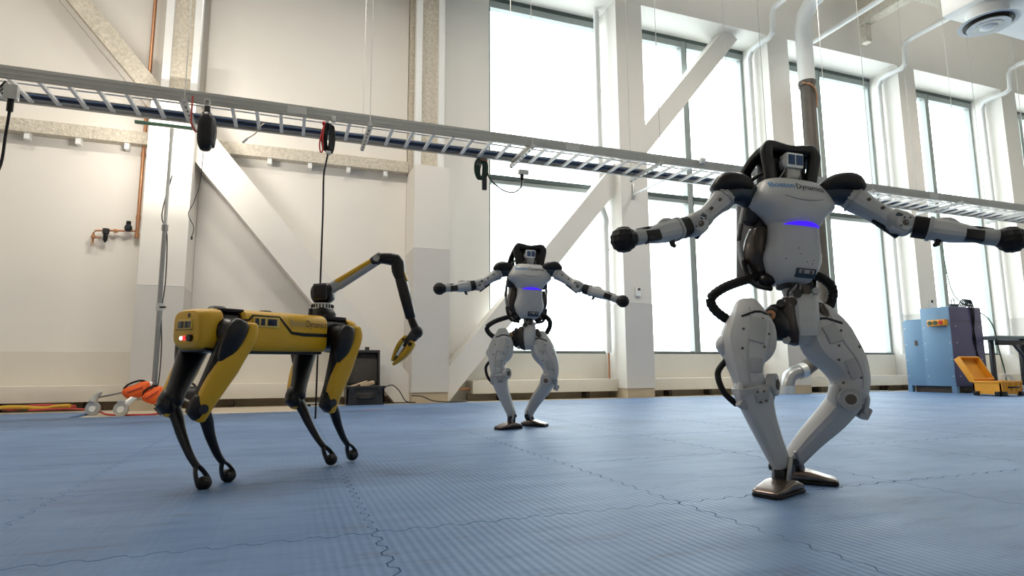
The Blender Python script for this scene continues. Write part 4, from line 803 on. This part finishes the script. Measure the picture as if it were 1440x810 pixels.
        B().limb([S + V((-s * .075, 0, .012)), S + V((-s * .03, -.01, .030)), S + V((s * .03, -.015, .028)), S + V((s * .068, -.012, .002))], [(.026, .045), (.038, .062), (.042, .066), (.026, .05)], (0, -1, 0), 20, 2.6, 4).build('shoulder_cap', M_black, arm)
        for q in (.35, .6): B().disc(S * (1 - q) + E_ * q + V((s * .01, -.05, .0)), (0, 1, 0), .007, .01, 10).build('bolt', M_dark, arm)
        B().limb([E_ - u * .035 + V((0, -.01, .012)), E_ + V((0, -.012, .004)), E_ + fa * .04], [(.034, .04), (.048, .052), (.044, .046)], fr, 16, 2.6, 3).build('elbow', M_shell2, arm)
        B().limb([E_ - u * .03 + V((0, -.03, -.02)), E_ + fa * .02 + V((0, -.034, -.022))], [(.03, .018), (.034, .02)], fr, 12, 2.6).build('elbow_motor', M_shell, arm)
        B().limb([E_ + u * -.03 + V((0, -.052, .01)), E_ + V((0, -.056, .012))], [(.013, .008)], fr, 10, 3).build('elbow_seal', M_blued, arm)
        L_ = (W_ - E_).length
        eh = B().disc(E_ + V((0, -.052, -.008)), (0, 1, 0), .030, .02, 20).build('elbow_hub', M_shell, arm); B().disc(E_ + V((0, -.063, -.008)), (0, 1, 0), .012, .004, 14).build('hub_pin', M_dark, eh)
        for q in (-1, 1): B().disc(E_ + V((.02 * q, -.063, -.004 + .016 * q)), (0, 1, 0), .004, .004, 8).build('bolt', M_dark, eh)
        B().limb([S + u * .055, S + u * .065], [(.051, .055)], fr, 16, 3, 0, False).build('arm_seam', M_shell2, arm)
        B().limb([(S + E_) / 2 + u * .02 + V((0, .0, -.042)), E_ + V((0, .0, -.05))], [(.010, .016)], fr, 8, 2.5).build('arm_cable', M_black, arm)
        B().limb([E_ + fa * L_ * .22, E_ + fa * L_ * .40], [(.040, .043)], fr, 18, 3, 0, False).build('forearm_band', M_rub, arm)
        B().limb([E_ + fa * L_ * .40, E_ + fa * L_ * .45], [(.045, .047)], fr, 18, 3, 0, False).build('forearm_ring', M_shell2, arm)
        B().limb([E_ + fa * L_ * .44, E_ + fa * L_ * .62, E_ + fa * L_ * .85, W_], [(.040, .043), (.041, .044), (.034, .037), (.025, .029)], fr, 12, 3.0, 3).build('forearm', M_shell, arm, 26)
        uu = fr.cross(fa).normalized(); uu = V((0, 0, 1))
        B().limb([E_ + fa * L_ * .55 + uu * .034, E_ + fa * L_ * .68 + uu * .036, E_ + fa * L_ * .8 + uu * .026], [(.014, .022), (.018, .026), (.01, .018)], fr, 12, 3, 3).build('forearm_hump', M_shell2, arm)
        B().limb([E_ + fa * L_ * .52 - uu * .04, E_ + fa * L_ * .50 - uu * .06, E_ + fa * L_ * .46 - uu * .066], [(.012, .012), (.010, .01), (.008, .008)], fr, 10, 3).build('lever', M_black, arm)
        hd_ = (Bl - W_).normalized()
        B().limb([W_ - hd_ * .05 + V((0, -.014, -.008)), W_ + hd_ * .01 + V((0, -.014, -.008))], [(.022, .022), (.024, .022)], fr, 10, 5, 0, False).build('wrist_block', M_black, arm); B().limb([W_ - hd_ * .02 + uu * .02, W_ + hd_ * .05 + uu * .018], [(.014, .02)], fr, 10, 4).build('wrist_top', M_dgrey, arm)
        B().limb([W_ - hd_ * .01, W_ + hd_ * .03, Bl], [(.026, .028), (.03, .032), (.03, .03)], fr, 14, 2.6).build('wrist', M_shell2, arm); B().limb([Bl - hd_ * .045, Bl - hd_ * .02], [(.034, .034), (.043, .043)], fr, 18, 2, 0, False).build('wrist_cuff', M_black, arm)
        ball = MB(); n2, m2 = 24, 14; rg = []
        for i in range(m2 + 1):
            a = PI * (i + .05) / (m2 + .1); rg.append([Bl + V((math.sin(a) * math.cos(2 * PI * j / n2), math.sin(a) * math.sin(2 * PI * j / n2), -math.cos(a))) * (.050 * (1 + .035 * math.cos(j * PI) * math.sin(a) + .03 * math.cos(i * PI))) for j in range(n2)])
        ball.loft(rg).build('ball_hand', M_rub, arm)
    return t

NEAR = dict(waist=(.035, .02, .825), tilt=4.6, lean=-2, yaw=9, pelvis=(.066, .0, .675),
    hoses=[[(-.07, .05, .85), (-.14, .03, .835), (-.235, .01, .80), (-.292, .0, .755), (-.275, .0, .705), (-.21, .0, .655)], [(.145, .06, .86), (.19, .06, .855), (.232, .05, .815), (.238, .05, .765), (.205, .05, .70)]],
    legs=[dict(side=-1, thigh=[(-.16, -.02, .725), (-.163, -.04, .66), (-.192, -.07, .57), (-.203, -.095, .505), (-.205, -.11, .455), (-.196, -.12, .405)], tr=[(.045, .055), (.076, .08), (.090, .088), (.074, .078), (.058, .068), (.058, .06)],
            shin=[(-.190, -.125, .385), (-.170, -.122, .30), (-.130, -.112, .195), (-.090, -.10, .105)], sr=[(.070, .064), (.055, .058), (.043, .047), (.036, .036)],
            hub=(.062, -.035, .022), hubn=(1, -.75, 0), guard=(-.045, -.02, -.045), bump=(-.268, -.06, .56), lobe=[(-.135, -.04, .69), (-.118, -.062, .62), (-.122, -.075, .545), (-.14, -.085, .50)], lr=[(.034, .05), (.048, .06), (.042, .055), (.02, .04)], khose=[(-.265, -.06, .50), (-.30, -.06, .45), (-.285, -.07, .38), (-.24, -.08, .33)],
            bolts=[(-.135, .66), (-.15, .62), (-.12, .60), (-.15, .55), (-.17, .50), (-.235, .545), (-.145, .48), (-.22, .62)], foot=(-.78, -.62, 0), fc=(-.105, -.125, 0)),
        dict(side=1, thigh=[(.145, .03, .70), (.155, .01, .635), (.175, -.005, .57), (.216, -.02, .50), (.236, -.03, .43), (.226, -.035, .37)], tr=[(.055, .06), (.085, .082), (.098, .088), (.080, .082), (.063, .072), (.06, .064)],
            shin=[(.218, -.035, .352), (.172, -.008, .28), (.105, .045, .19), (.048, .092, .10)], sr=[(.055, .058), (.052, .056), (.044, .048), (.036, .038)],
            hub=(-.025, -.066, -.004), hubn=(-.3, -1, 0), guard=(.06, .0, -.06),
            bolts=[(.16, .66), (.20, .645), (.155, .60), (.19, .615), (.17, .555), (.255, .55), (.215, .50), (.20, .45), (.165, .50), (.245, .43), (.185, .41)], foot=(.9, -.42, 0), fc=(.085, .10, 0))],
    arms=[dict(s=-1, S=(-.185, .01, 1.215), E=(-.352, -.045, 1.055), W=(-.585, -.165, .985), B=(-.683, -.2, .963)), dict(s=1, S=(.285, .01, 1.21), E=(.468, -.05, 1.053), W=(.705, -.165, .978), B=(.808, -.2, .953))])
humanoid('tall white humanoid robot with outstretched arms standing before the blue cabinet, its chest lettering large', (1.905, 1.93), NEAR, 1.0)
def shift(P, f): return [f(p) for p in P]
def lift(p):      # straighter legs: stretch upwards from the feet
    x, y, z = p; return (x, y, z * 1.085 if z > .1 else z)
FAR = dict(NEAR); FAR['waist'] = (.05, .02, .90); FAR['tilt'] = 2.0; FAR['yaw'] = 12; FAR['pelvis'] = (.055, .0, .745)
FAR['hoses'] = [shift(h, lambda p: (p[0] - .0, p[1], p[2] + .068)) for h in NEAR['hoses']]
FAR['legs'] = []
for L in NEAR['legs']:
    L = dict(L); L['thigh'] = shift(L['thigh'], lift); L['shin'] = shift(L['shin'], lift); L['bolts'] = [(a, b * 1.085) for a, b in L['bolts']]
    for q in ('bump',):
        if q in L: L[q] = lift(L[q])
    if 'khose' in L: L['khose'] = shift(L['khose'], lift)
    if 'lobe' in L: L['lobe'] = shift(L['lobe'], lift)
    FAR['legs'].append(L)
FAR['arms'] = [dict(s=-1, S=(-.155, .01, 1.305), E=(-.35, -.045, 1.175), W=(-.575, -.165, 1.135), B=(-.67, -.2, 1.124)), dict(s=1, S=(.26, .01, 1.305), E=(.46, -.05, 1.155), W=(.715, -.165, 1.055), B=(.815, -.2, 1.012))]
humanoid('white humanoid robot with drooping outstretched arms standing between the robot dog and the window', (1.832, 4.70), FAR, 1.05)
